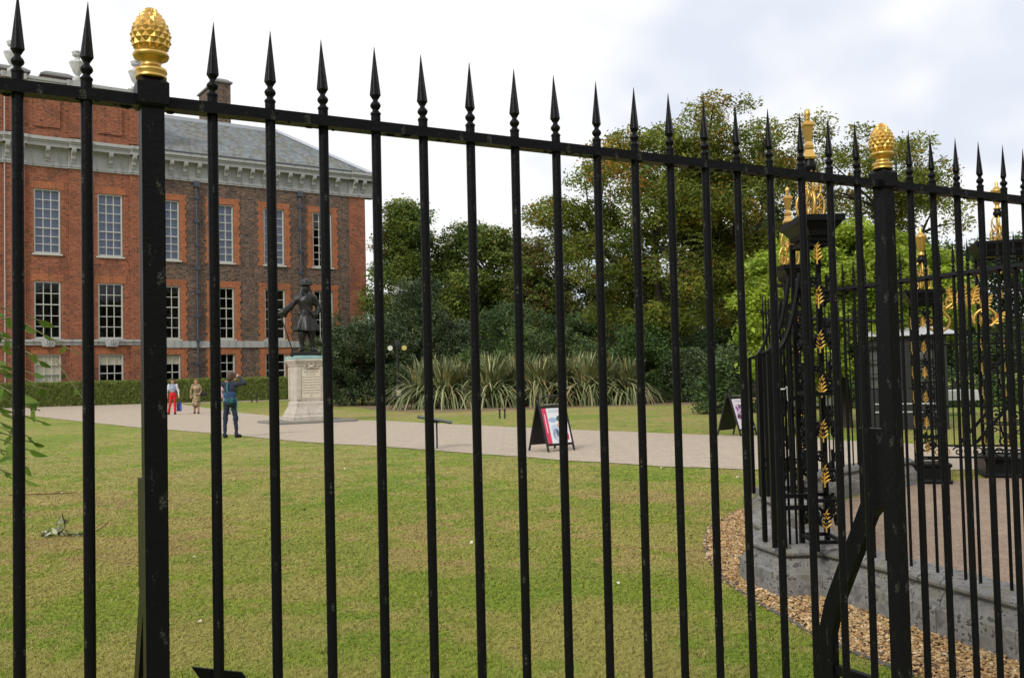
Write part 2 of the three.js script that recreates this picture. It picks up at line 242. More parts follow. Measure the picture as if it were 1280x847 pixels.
// string course and keystones
part('string_course', muv(bx(RED1, END - 1.39, 4.03, 4.52, -0.1, 0.12)), mPaint, palace);
part('string_course', muv(merge([bx(RED0, RED1, 4.22, 4.44, 0, PROJ + 0.2), bx(RED0, RED1, 4.44, 4.6, 0, PROJ + 0.3)])), mPaint, palace);
const keyG = (() => { const s = new THREE.Shape([[-0.34, 0], [0.34, 0], [0.5, 0.5], [-0.5, 0.5]].map(p => new THREE.Vector2(...p))); return clean(merge([new THREE.ExtrudeGeometry(s, { depth: 0.2, bevelSize: 0.02, bevelThickness: 0.02 }), new THREE.TorusGeometry(0.16, 0.05, 6, 14).translate(0, 0.27, 0.23), new THREE.SphereGeometry(0.09, 8, 6).translate(0, 0.27, 0.22)])); })();
for (const k of [0, 1]) part('keystone', keyG, mPaint, palace).position.set(k * 4, 4.12, PROJ + 0.2);
// windows: frame with glazing bars, single panes, sill, blind
function windowGeo([b, t, ru, rl]) {
  const H = t - b, W = WW, g = [], panes = []; const rail = 0.07, mid = b + H * rl / (ru + rl) * (ru === 4 ? 0.93 : 1);
  g.push(bx(-W, -W + 0.09, b, t, -0.1, 0.03), bx(W - 0.09, W, b, t, -0.1, 0.03), bx(-W + 0.09, W - 0.09, t - 0.08, t, -0.1, 0.03), bx(-W + 0.09, W - 0.09, b, b + 0.11, -0.1, 0.03), bx(-W + 0.09, W - 0.09, mid - rail / 2, mid + rail / 2, -0.1, 0));
  const cell = (y0, y1, n) => {
    const h = (y1 - y0) / n, w = (2 * W - 0.18) / 3; for (let i = 1; i < n; i++) g.push(bx(-W + 0.09, W - 0.09, y0 + i * h - 0.024, y0 + i * h + 0.024, -0.095, -0.02));
    for (let i = 1; i < 3; i++) g.push(bx(-W + 0.09 + i * w - 0.024, -W + 0.09 + i * w + 0.024, y0, y1, -0.093, -0.018));
    for (let i = 0; i < n; i++) for (let j = 0; j < 3; j++) panes.push([-W + 0.09 + (j + 0.5) * w, y0 + (i + 0.5) * h, w, h]);
  };
  cell(b + 0.11, mid - rail / 2, rl); cell(mid + rail / 2, t - 0.08, ru); return { frame: merge(g), panes };
}
const WG = ROWS.map(windowGeo); const paneG = {};
for (let k = -1; k < 6; k++) ROWS.forEach((r, i) => {
  const z = k < 2 ? PROJ - 0.1 : -0.1; const w = part('window', WG[i].frame, mFrame, palace); w.position.set(winX(k), 0, z);
  for (const [x, y, pw, ph] of WG[i].panes) { const key = pw.toFixed(3) + ph.toFixed(3); paneG[key] ??= new THREE.PlaneGeometry(pw, ph); part('pane', paneG[key], mGlass, w).position.set(x, y, -0.06); }
  const [b, t] = r; part('sill', bx(-WW - 0.12, WW + 0.12, b - 0.13, b - 0.02, -0.1, 0.22), mWhite, w);
  const bl = (m, y0) => part('blind', bx(-WW, WW, y0, t - 0.03, -0.22, -0.2), m, w);
  if (i === 0 && k < 5) bl(mBlindBlue, b + 0.02);
  if (i === 2 && k < 3) part('blind', bx(-WW + 0.02, WW - 0.02, k === 0 ? b + 0.75 : t - 0.75, t - 0.01, -0.17, -0.15), mBlindCream, w);
});
// rubbed orange brick surrounds with toothed edges
function surround(cx, b, t, z, full) {
  const g = []; const y0 = b - 0.13, y1 = t + 0.48; g.push(bx(cx - WW - 0.02, cx + WW + 0.02, t + 0.02, y1, z, z + 0.05)); let i = 0;
  for (let y = y0; y < y1 - 0.05; y += 0.3, i++) { const o = i % 2 ? 0.4 : 0.5; const ye = Math.min(y1, y + 0.3); g.push(bx(cx - WW - 0.02 - o, cx - WW - 0.02, y, ye, z, z + 0.05), bx(cx + WW + 0.02, cx + WW + 0.02 + o, y, ye, z, z + 0.05)); }
  return muv(merge(g));
}
for (let k = 2; k < 6; k++) ROWS.forEach(([b, t]) => part('window_surround', surround(k * 4, b, Math.min(t, t === 3.58 ? 3.53 : t), -0.01), mOrange, palace));
for (let k = -1; k < 2; k++) ROWS.forEach(([b, t]) => part('window_arch', muv(bx(k * 4 - WW - 0.22, k * 4 + WW + 0.22, t + 0.02, t + 0.5, PROJ, PROJ + 0.025)), mOrange, palace));
// downpipes
const pipeG = () => { const g = [new THREE.CylinderGeometry(0.085, 0.085, 15.9, 10).translate(0, 8.1, 0), bx(-0.2, 0.2, 15.9, 16.3, -0.14, 0.16)]; for (let y = 1; y < 15.8; y += 1.75) g.push(bx(-0.15, 0.15, y, y + 0.22, -0.13, 0.13)); return merge(g); };
for (const s of [10.03, 18.09]) part('downpipe', pipeG(), mLead, palace).position.set(s, 0, 0.17);
part('cable', new THREE.CylinderGeometry(0.035, 0.035, 22, 6).translate(-2.57, 11, PROJ + 0.2), mUrn, palace);
// slate roof with lead rolls, chimneys
{
  const E = 18.2, R = 22.5, pos = []; const q = (...v) => { const [a, b, c, d] = v; pos.push(...a, ...b, ...c, ...a, ...c, ...d); };
  const x0 = RED0, x1 = END + 0.5, zr = -6, xr = 18.55;
  q([x0, E, 0.55], [x1, E, 0.55], [xr, R, zr], [x0, R, zr]); q([x1, E, 0.55], [x1, E, -12.6], [xr, R, zr], [xr, R, zr]); q([x1, E, -12.6], [x0, E, -12.6], [x0, R, zr], [xr, R, zr]);
  const g = new THREE.BufferGeometry(); g.setAttribute('position', new THREE.Float32BufferAttribute(pos, 3)); g.computeVertexNormals(); const uv = []; for (let i = 0; i < pos.length; i += 3) uv.push(pos[i], Math.hypot(pos[i + 1] - E, pos[i + 2])); g.setAttribute('uv', new THREE.Float32BufferAttribute(uv, 2));
  const roof = part('roof', g, mSlate, palace, 'grey slate hipped roof');
  part('ridge_roll', bar(new THREE.Vector3(x0, R + 0.03, zr), new THREE.Vector3(xr, R + 0.03, zr), 0.3, 0.3), mLeadRoll, roof);
  for (const z of [0.55, -12.6]) part('hip_roll', bar(new THREE.Vector3(xr, R + 0.03, zr), new THREE.Vector3(x1, E + 0.03, z), 0.26, 0.26), mLeadRoll, roof);
  part('gutter', bx(RED1 + 0.3, x1 + 0.3, 18.2, 18.28, 0.5, 0.86), mLead, roof);
  const chim = (a, b, z0, z1, top) => { const c = part('chimney', muv(bx(a, b, 18, top, z1, z0)), mBrown, roof); part('chimney_cap', merge([bx(a - 0.14, b + 0.14, top, top + 0.14, z1 - 0.14, z0 + 0.14), rings([[a - 0.1, z1 - 0.1], [b + 0.1, z1 - 0.1], [b + 0.1, z0 + 0.1], [a - 0.1, z0 + 0.1]], [[0, top + 0.14], [0.35, top + 0.4]])]), mat(0.2, 0.2, 0.19, 0.9), roof); };
  chim(13.5, 14.7, -6, -10.7, 26.0); chim(0.7, 2.75, -6.2, -8.5, 24.55); chim(-2.4, -0.25, -6.2, -8.5, 24.55); 
}
shadow(palace);

// ---------------------------------------------------------------- ironwork
const scuff = tex(256, 0.5, (u, v, i, j) => { const a = fbm(u * 24, v * 9, 4, 5), b = hash2(i, j, 9); let k = 0.0045 + 0.003 * b; const sc = sstep(0.7, 0.76, a) * (b > 0.45 ? 1 : 0); return mix3([k, k * 1.02, k * 1.25], [0.07, 0.068, 0.06], sc * 0.8); });
const ironBump = bump(256, 0.12, (u, v, i, j) => fbm(u * 12, v * 12, 4, 3));
const mIron = new THREE.MeshPhysicalMaterial({ map: scuff, bumpMap: ironBump, bumpScale: 0.0008, roughness: 0.4, specularIntensity: 0.22 });
const mIronFar = new THREE.MeshPhysicalMaterial({ color: lin(0.005, 0.0055, 0.0065), roughness: 0.4, specularIntensity: 0.3 });
const mGold = new THREE.MeshStandardMaterial({ color: lin(0.70, 0.45, 0.135), metalness: 1, roughness: 0.42 });
const mGoldLeaf = new THREE.MeshStandardMaterial({ color: lin(0.80, 0.52, 0.13), metalness: 0.75, roughness: 0.42 });
// spear head: square blade over turned collars, foot at y = 0
function spearGeo(w, hh) {
  const s = hh / 0.18; const blade = new THREE.CylinderGeometry(0.0006, w * 0.58, 0.126 * s, 4, 1).rotateY(Math.PI / 4 + 0.5).translate(0, (0.058 + 0.063) * s, 0); const under = new THREE.CylinderGeometry(w * 0.58, w * 0.28, 0.012 * s, 4, 1).rotateY(Math.PI / 4 + 0.5).translate(0, 0.052 * s, 0);
  const col = lathe([[w * 0.5, 0], [w * 0.5, 0.006 * s], [w * 0.56, 0.008 * s], [w * 0.56, 0.011 * s], [w * 0.36, 0.016 * s], [w * 0.30, 0.02 * s], [w * 0.5, 0.026 * s], [w * 0.57, 0.031 * s], [w * 0.5, 0.036 * s], [w * 0.28, 0.042 * s], [w * 0.26, 0.048 * s]], 12);
  return muv(merge([blade, under, col]));
}
// --- foreground railing along the pavement
const FX = -1.044, FZ = 1.9841, FYAW = 0.504, FS = 0.135, RAILH = 2.233;
const fence = thing('iron_railing', 'tall black iron railing with spear heads and gilded pinecone posts', 'railing', V(FX, 0, FZ), FYAW);   // local x runs along the railing, -z to the lawn
const wob = rng(5);
{
  const L0 = -3 * FS, L1 = 31 * FS;
  const railG = muv(bx(L0, L1, RAILH - 0.013, RAILH + 0.013, -0.02, 0.02)); part('top_rail', railG, mIron, fence); 
  const fl = []; const r = rng(77); for (let i = 0; i < 70; i++) { const x = L0 + r() * (L1 - L0), s = 0.003 + r() * 0.006; fl.push(new THREE.DodecahedronGeometry(s, 0).scale(1 + r() * 1.6, 0.6, 1).translate(x, RAILH - 0.013, -0.018 + r() * 0.036)); } part('rust_flakes', muv(merge(fl)), mIron, fence);
  part('bottom_rail', muv(bx(L0, L1, 0.2, 0.226, -0.02, 0.02)), mIron, fence);
  const W = 0.0245; const rod = muv(new THREE.CylinderGeometry(W / 2, W / 2, RAILH + 0.016 + 0.01, 14, 1).translate(0, (RAILH + 0.026) / 2 - 0.0, 0)); const sp = spearGeo(W, 0.178);
  const postG = muv(bx(-0.0245, 0.0245, 0, RAILH - 0.012, -0.0245, 0.0245));
  const blockG = muv(merge([rings([[-0.034, -0.034], [0.034, -0.034], [0.034, 0.034], [-0.034, 0.034]], [[0.004, RAILH - 0.014], [0, RAILH - 0.008], [0, RAILH + 0.04], [0.012, RAILH + 0.053]])]));
  // gilded pinecone: turned foot and overlapping scales
  const cone = (() => {
    const y0 = RAILH + 0.053; const g = [lathe([[0, 0], [0.033, 0], [0.034, 0.006], [0.03, 0.010], [0.035, 0.016], [0.034, 0.023], [0.024, 0.027], [0.021, 0.036], [0.026, 0.043], [0.037, 0.048], [0.040, 0.055], [0.037, 0.061], [0.026, 0.064], [0.0, 0.066]], 24).translate(0, y0, 0)];
    const prof = t => 0.0415 * Math.pow(Math.sin(Math.PI * Math.pow(clamp(0.09 + 0.91 * t), 0.72)), 0.72); const H = 0.105, yb = y0 + 0.062;
    g.push(lathe(Array.from({ length: 15 }, (_, i) => [Math.max(0.0005, prof(i / 14) * 0.93), yb + H * i / 14]), 24));
    const nr = 9; for (let j = 0; j < nr; j++) { const t = (j + 0.25) / nr, n = 13; for (let i = 0; i < n; i++) { const a = (i + (j % 2) * 0.5) / n * Math.PI * 2, rr = prof(t), w = Math.PI * rr / n * 1.12, h = H / nr * 1.15; const s = new THREE.ConeGeometry(1, 1, 4, 1, true).toNonIndexed(); s.translate(0, 0.5, 0); s.rotateX(Math.PI / 2); s.scale(w * 1.02, h * 0.9, 0.0035 + 0.085 * rr); s.computeVertexNormals(); const sl = Math.atan2(prof(t + 0.05) - prof(t - 0.05), H * 0.1); s.rotateX(sl); s.translate(0, yb + H * t, rr * 0.93); s.rotateY(a); g.push(s); } }
    return muv(merge(g));
  })();
  const d = x => x;
  for (let k = -2; k <= 30; k++) {
    if (k === 2 || k === 20) {
      const p = part('post', postG, mIron, fence); p.position.x = k * FS; const blk = part('post_cap', blockG, mIron, p); const c = part('pinecone_finial', cone, mGold, p, 'gilded pinecone finial'); c.rotation.y = k;
      // back stay: plate against the post, diagonal, then upright into the lawn
      const st = merge([bx(-0.02, 0.02, 1.12, 1.376, -0.13, -0.0245), (() => { const s = new THREE.Shape([[0.03, 1.12], [0.13, 1.12], [0.32, 0.72], [0.35, 0.62], [0.35, 0], [0.292, 0], [0.292, 0.60], [0.27, 0.68], [0.085, 1.06]].map(q => new THREE.Vector2(...q))); return new THREE.ExtrudeGeometry(s, { depth: 0.036, bevelEnabled: false }).translate(0, 0, -0.018).rotateY(Math.PI / 2); })(), bx(-0.012, 0.012, 0.455, 0.49, -0.285, -0.0245)]);
      part('back_stay', muv(st), mIron, p);
    } else { const b = part('bar', rod, mIron, fence); b.position.x = k * FS; b.rotation.set((wob() - 0.5) * 0.004, wob() * 6.28, (wob() - 0.5) * 0.005); const s = part('spear_head', sp, mIron, b); s.position.y = RAILH + 0.026; s.rotation.set((wob() - 0.5) * 0.03, -b.rotation.y + (wob() - 0.5) * 0.3, (wob() - 0.5) * 0.03); }
  }
  const spur = new THREE.Shape([[-0.075, 0.028], [-0.02, 0.012], [0.04, -0.004], [0.055, -0.03], [0.05, -0.2], [-0.03, -0.2], [-0.045, -0.02]].map(q => new THREE.Vector2(...q))); part('spur_plate', muv(new THREE.ExtrudeGeometry(spur, { depth: 0.008, bevelEnabled: false }).translate(3 * FS + 0.018, 0.92, -0.03)), mIron, fence);
  shadow(fence);
}
// --- stone plinth carrying the forecourt screen
const stoneTex = tex(512, 1.1, (u, v, i, j) => { const a = fbm(u * 10, v * 10, 4, 61), b = fbm(u * 40, v * 40, 3, 63), h = hash2(i, j, 4); let k = 0.62 + 0.55 * (b - 0.5) + 0.5 * (a - 0.5) + 0.14 * (h - 0.5); const pit = sstep(0.62, 0.69, b) * sstep(0.4, 0.56, a); const li = sstep(0.6, 0.72, fbm(u * 7 + 9, v * 7, 3, 67)); let c = [0.33 * k, 0.32 * k, 0.305 * k]; c = mix3(c, [0.2, 0.19, 0.12], li * 0.3); return mix3(c, [0.05, 0.05, 0.05], pit * 0.8); });
const stoneBump = bump(512, 1.1, (u, v, i, j) => { const b = fbm(u * 40, v * 40, 3, 63), a = fbm(u * 10, v * 10, 4, 61); return 0.6 + 0.4 * (b - 0.5) - 0.6 * sstep(0.66, 0.72, b) * sstep(0.45, 0.6, a) + 0.1 * hash2(i, j, 5); });
const mStone = new THREE.MeshStandardMaterial({ map: stoneTex, bumpMap: stoneBump, bumpScale: 0.012, roughness: 0.95 });
const PL = [[0, -0.05], [0, 0.168], [0.005, 0.176], [0.03, 0.182], [0.036, 0.2], [0.056, 0.24], [0.088, 0.268], [0.09, 0.277], [0.06, 0.282], [0.046, 0.294], [0.044, 0.31], [0.054, 0.326], [0.075, 0.336], [0.09, 0.345]];
function plinth(name, label, pts, side, width, block, group, r) {   // pts: plan line of the outer face, stones laid along it
  const g = thing(name, label, 'plinth', V(pts[0][0], 0, pts[0][1]), 0, group); const o = pts[0];
  for (let i = 0; i + 1 < pts.length; i++) {
    const a = pts[i], b = pts[i + 1], L = Math.hypot(b[0] - a[0], b[1] - a[1]), n = Math.max(1, Math.round(L / block)), dx = (b[0] - a[0]) / L, dz = (b[1] - a[1]) / L, nx = -dz * side, nz = dx * side;
    for (let k = 0; k < n; k++) {
      const s0 = k * L / n + 0.003, s1 = (k + 1) * L / n - 0.003, off = (r() - 0.5) * 0.008; const P = (s, w) => [a[0] + dx * s + nx * (w + off) - o[0], -(a[1] + dz * s + nz * (w + off) - o[1])];
      // profile across, extruded along
      const prof = PL.map(([d, y]) => [d, y]); const back = [...PL].reverse().map(([d, y]) => [width - d * 0.5, y]); const ringPts = [...prof, ...back]; const pos = []; const m = ringPts.length;
      const SE = 10; const P3 = (q, t) => { const s = mix(s0, s1, t), [x, z] = P(s, q[0] + 0.0035 * (vnoise(s * 9 + i * 7, q[1] * 25, 5) - 0.5) * (q[1] > 0.2 ? 3 : 1)); return [x, q[1] + (q[1] > 0.28 ? 0.006 * (vnoise(s * 7 + i * 3, q[0] * 11, 8) - 0.5) : 0), z]; };
      for (let e = 0; e < SE; e++) for (let j = 0; j < m; j++) { const q0 = ringPts[j], q1 = ringPts[(j + 1) % m]; const A = P3(q0, e / SE), B = P3(q0, (e + 1) / SE), C = P3(q1, (e + 1) / SE), D = P3(q1, e / SE); side > 0 ? pos.push(...A, ...C, ...B, ...A, ...D, ...C) : pos.push(...A, ...B, ...C, ...A, ...C, ...D); }
      const tri = THREE.ShapeUtils.triangulateShape(ringPts.map(q => new THREE.Vector2(...q)), []); for (const t of [0, 1]) for (const f of tri) for (const v of f) pos.push(...P3(ringPts[v], t));
      const geo = new THREE.BufferGeometry(); geo.setAttribute('position', new THREE.Float32BufferAttribute(pos, 3)); geo.computeVertexNormals();
      const uv = []; for (let q = 0; q < pos.length; q += 3) uv.push((pos[q] * dx - pos[q + 2] * dz) + i * 0.37 + k * 0.2, pos[q + 1] * 1.0 + (pos[q] * nx - pos[q + 2] * nz)); geo.setAttribute('uv', new THREE.Float32BufferAttribute(uv, 2));
      part('stone_block', geo, mStone, g);
    }
  }
  return shadow(g);
}
const NEARLINE = [[2.07, 6.6], [2.63, 5.03], [3.02, 3.9], [3.5, 2.6]], FARLINE = [[2.75, 9.72], [3.35, 10.75], [4.05, 11.5], [4.8, 12.15], [5.35, 12.55]];
plinth('stone_plinth', 'weathered grey stone plinth beside the bark bed, under the railing nearer the pinecone posts', NEARLINE, 1, 0.34, 0.62, 'plinth walls of the forecourt screen', rng(3));
plinth('stone_plinth', 'pale curved stone plinth across the forecourt, leading up to the far gate piers', FARLINE, 1, 0.34, 0.9, 'plinth walls of the forecourt screen', rng(4));
function pierPlinth(label, poly) { const c = poly[0]; const g = thing('pier_plinth', label, 'plinth', V(c[0], 0, c[1])); part('lower_block', rings(poly.map(p => [p[0] - c[0], -(p[1] - c[1])]), PL.slice(0, 5)), mStone, g); part('moulded_top', rings(poly.map(p => [p[0] - c[0], -(p[1] - c[1])]), [PL[4], ...PL.slice(5)]), mStone, g); return shadow(g); }
pierPlinth('faceted grey stone base under the gate pier beside the bark bed', [[1.69, 7.2], [1.70, 6.95], [1.80, 6.53], [2.05, 6.54], [2.5, 6.5], [2.52, 7.25], [2.1, 7.5], [1.85, 7.45]]);
pierPlinth('grey stone base under the gate pier beyond the open wicket', [[2.36, 9.4], [2.42, 9.05], [2.6, 8.8], [2.95, 8.85], [3.1, 9.5], [2.85, 9.85], [2.5, 9.8]]);
// curved stone that sweeps out from the nearer pier base
{ const g = thing('curb_stone', 'curved grey stone sweep between the two gate pier bases', 'stone', V(2.14, 0, 7.5)); const pts = []; for (let i = 0; i < 9; i++) { const t = i / 8; pts.push([-0.14 + 0.34 * t * t - 0.12 * Math.sin(t * 3.14), -(1.25 * t)]); } const poly = [...pts, ...pts.map(([x, z]) => [x + 0.26, z - 0.05]).reverse()]; part('stone', rings(poly, [[0, -0.05], [0, 0.2], [0.03, 0.26], [0.05, 0.27], [0.03, 0.29], [0.03, 0.31], [0.06, 0.33]]), mStone, g); shadow(g); }
// --- railing on the plinth
function railing(name, label, pts, spacing, y0, railH, w, group) {
  const o = pts[0]; const g = thing(name, label, 'railing', V(o[0], 0, o[1]), 0, group); const rod = muv(new THREE.CylinderGeometry(w / 2, w / 2, railH + 0.02 - y0, 8).translate(0, (railH + 0.02 + y0) / 2, 0)), sp = spearGeo(w, 0.175);
  let carry = spacing / 2; for (let i = 0; i + 1 < pts.length; i++) {
    const a = pts[i], b = pts[i + 1], L = Math.hypot(b[0] - a[0], b[1] - a[1]), dx = (b[0] - a[0]) / L, dz = (b[1] - a[1]) / L; const P = (s, y) => new THREE.Vector3(a[0] + dx * s - o[0], y, -(a[1] + dz * s - o[1]));
    part('top_rail', bar(P(0, railH), P(L, railH), 0.034, 0.022), mIronFar, g); if (y0 < 0.1) part('bottom_rail', bar(P(0, y0 + 0.1), P(L, y0 + 0.1), 0.03, 0.02), mIronFar, g);
    let s = carry; for (; s < L; s += spacing) { const bb = part('bar', rod, mIronFar, g); bb.position.copy(P(s, 0)); const h = part('spear_head', sp, mIronFar, bb); h.position.y = railH + 0.02; h.rotation.y = -Math.atan2(dz, dx); } carry = s - L;
  }
  return shadow(g);
}
const inL = (pts, d) => pts.map(([x, z], i) => { const a = pts[Math.max(0, i - 1)], b = pts[Math.min(pts.length - 1, i + 1)], l = Math.hypot(b[0] - a[0], b[1] - a[1]); return [x - (b[1] - a[1]) / l * d, z + (b[0] - a[0]) / l * d]; });
const NEARRAIL = inL(NEARLINE, 0.16); NEARRAIL[0] = [2.24, 6.42]; const FARRAIL = inL(FARLINE, 0.16);
railing('plinth_railing', 'thin black spear-headed railing standing on the weathered stone plinth', NEARRAIL, 0.103, 0.335, 2.12, 0.0195, 'railings of the forecourt screen');
railing('plinth_railing', 'thin black spear-headed railing across the forecourt, before the kiosk', FARRAIL, 0.115, 0.335, 2.18, 0.0195, 'railings of the forecourt screen');

// --- gate piers of openwork iron with gilded ornament
function scroll(cx, cy, r, turns, a0, dir, tail, z = 0) { const p = []; const N = 22; for (let i = 0; i <= N; i++) { const t = i / N, a = a0 + dir * turns * 2 * Math.PI * t, rr = r * (0.16 + 0.84 * t); p.push([cx + rr * Math.cos(a), cy + rr * Math.sin(a), z]); } if (tail) p.push(tail); return p; }
const leafG = (() => { // gilded acanthus sprig: a spine with paired curling leaflets, about 0.17 tall
  const g = []; const lf = (L, W, a, x, y) => { const f = new THREE.SphereGeometry(1, 7, 6); const p = f.attributes.position; for (let q = 0; q < p.count; q++) { const t = (p.getY(q) + 1) / 2, k = Math.sin(Math.PI * (0.12 + 0.8 * t)); p.setXYZ(q, p.getX(q) * W * k + 0.25 * L * t * t * Math.sign(a), t * L, p.getZ(q) * 0.008 * k + 0.02 * t * t); } f.computeVertexNormals(); g.push(f.rotateZ(-a).translate(x, y, 0)); };
  for (let i = 0; i < 4; i++) for (const d of [-1, 1]) lf(0.062 - i * 0.007, 0.0105, d * (0.62 - i * 0.06), d * 0.003, 0.012 + i * 0.032); lf(0.06, 0.011, 0.001, 0, 0.112);
  g.push(new THREE.CylinderGeometry(0.004, 0.008, 0.15, 7).translate(0, 0.06, 0)); return merge(g); })();
function panelGeo(w, y0, y1, pitch) { const g = []; let i = 0; for (let y = y0 + pitch * 0.4; y < y1 - pitch * 0.3; y += pitch, i++) { const d = i % 2 ? 1 : -1, r = Math.min(w * 0.27, pitch * 0.23); g.push(tube(scroll(d * w * 0.16, y, r, 1.35, d > 0 ? 0.5 : 2.6, d, [-d * w * 0.05, y + pitch * 0.55, 0]), 0.013, 34, 5), tube(scroll(-d * w * 0.2, y + pitch * 0.42, r * 0.6, 1.1, d > 0 ? 3.2 : 0, -d, [d * w * 0.1, y + pitch * 0.2, 0]), 0.009, 24, 5), new THREE.SphereGeometry(0.016, 8, 6).translate(d * w * 0.16, y, 0)); } return merge(g); }
// gilded crowning: four C scrolls with leaves, dark knob, square baluster and ball (height about 0.75)
const crownG = (() => { const g = []; for (let k = 0; k < 4; k++) { const q = [tube([[0.02, 0.36, 0], [0.09, 0.32, 0], [0.12, 0.22, 0], [0.07, 0.15, 0], [0.045, 0.2, 0], [0.075, 0.23, 0]], 0.013, 26, 6), tube([[0.1, 0.2, 0], [0.15, 0.12, 0], [0.13, 0.03, 0], [0.075, 0.03, 0], [0.07, 0.08, 0], [0.1, 0.09, 0]], 0.014, 26, 6), leafG.clone().scale(0.9, 0.9, 0.9).rotateY(Math.PI / 2).translate(0.1, 0.02, 0), leafG.clone().scale(0.8, 0.8, 0.8).rotateY(Math.PI / 2).rotateZ(-0.4).translate(0.06, 0.19, 0)]; for (const t of q) g.push(t.rotateY(k * Math.PI / 2)); } return merge(g); })();
const balG = (() => { const sq = [[-1, -1], [1, -1], [1, 1], [-1, 1]].map(([a, b]) => [a * 0.1, b * 0.1]); return merge([rings(sq, [[0.03, 0.43], [0.022, 0.445], [0.05, 0.475], [0.062, 0.5], [0.052, 0.51], [0.05, 0.53], [0.064, 0.54], [0.07, 0.56], [0.046, 0.66], [0.032, 0.675], [0.034, 0.69], [0.064, 0.705]]), lathe([[0, 0.7], [0.034, 0.705], [0.022, 0.725], [0.036, 0.75], [0.036, 0.77], [0.018, 0.79], [0, 0.795]], 14)]); })();
const knobG = lathe([[0, 0.33], [0.03, 0.33], [0.05, 0.36], [0.055, 0.39], [0.035, 0.42], [0.045, 0.435], [0, 0.435]], 14);
const urnTopG = lathe([[0, 0.43], [0.05, 0.43], [0.05, 0.45], [0.03, 0.46], [0.025, 0.49], [0.05, 0.52], [0.062, 0.62], [0.08, 0.66], [0.08, 0.68], [0.05, 0.69], [0.04, 0.71], [0.018, 0.73], [0.025, 0.76], [0, 0.8]], 16);
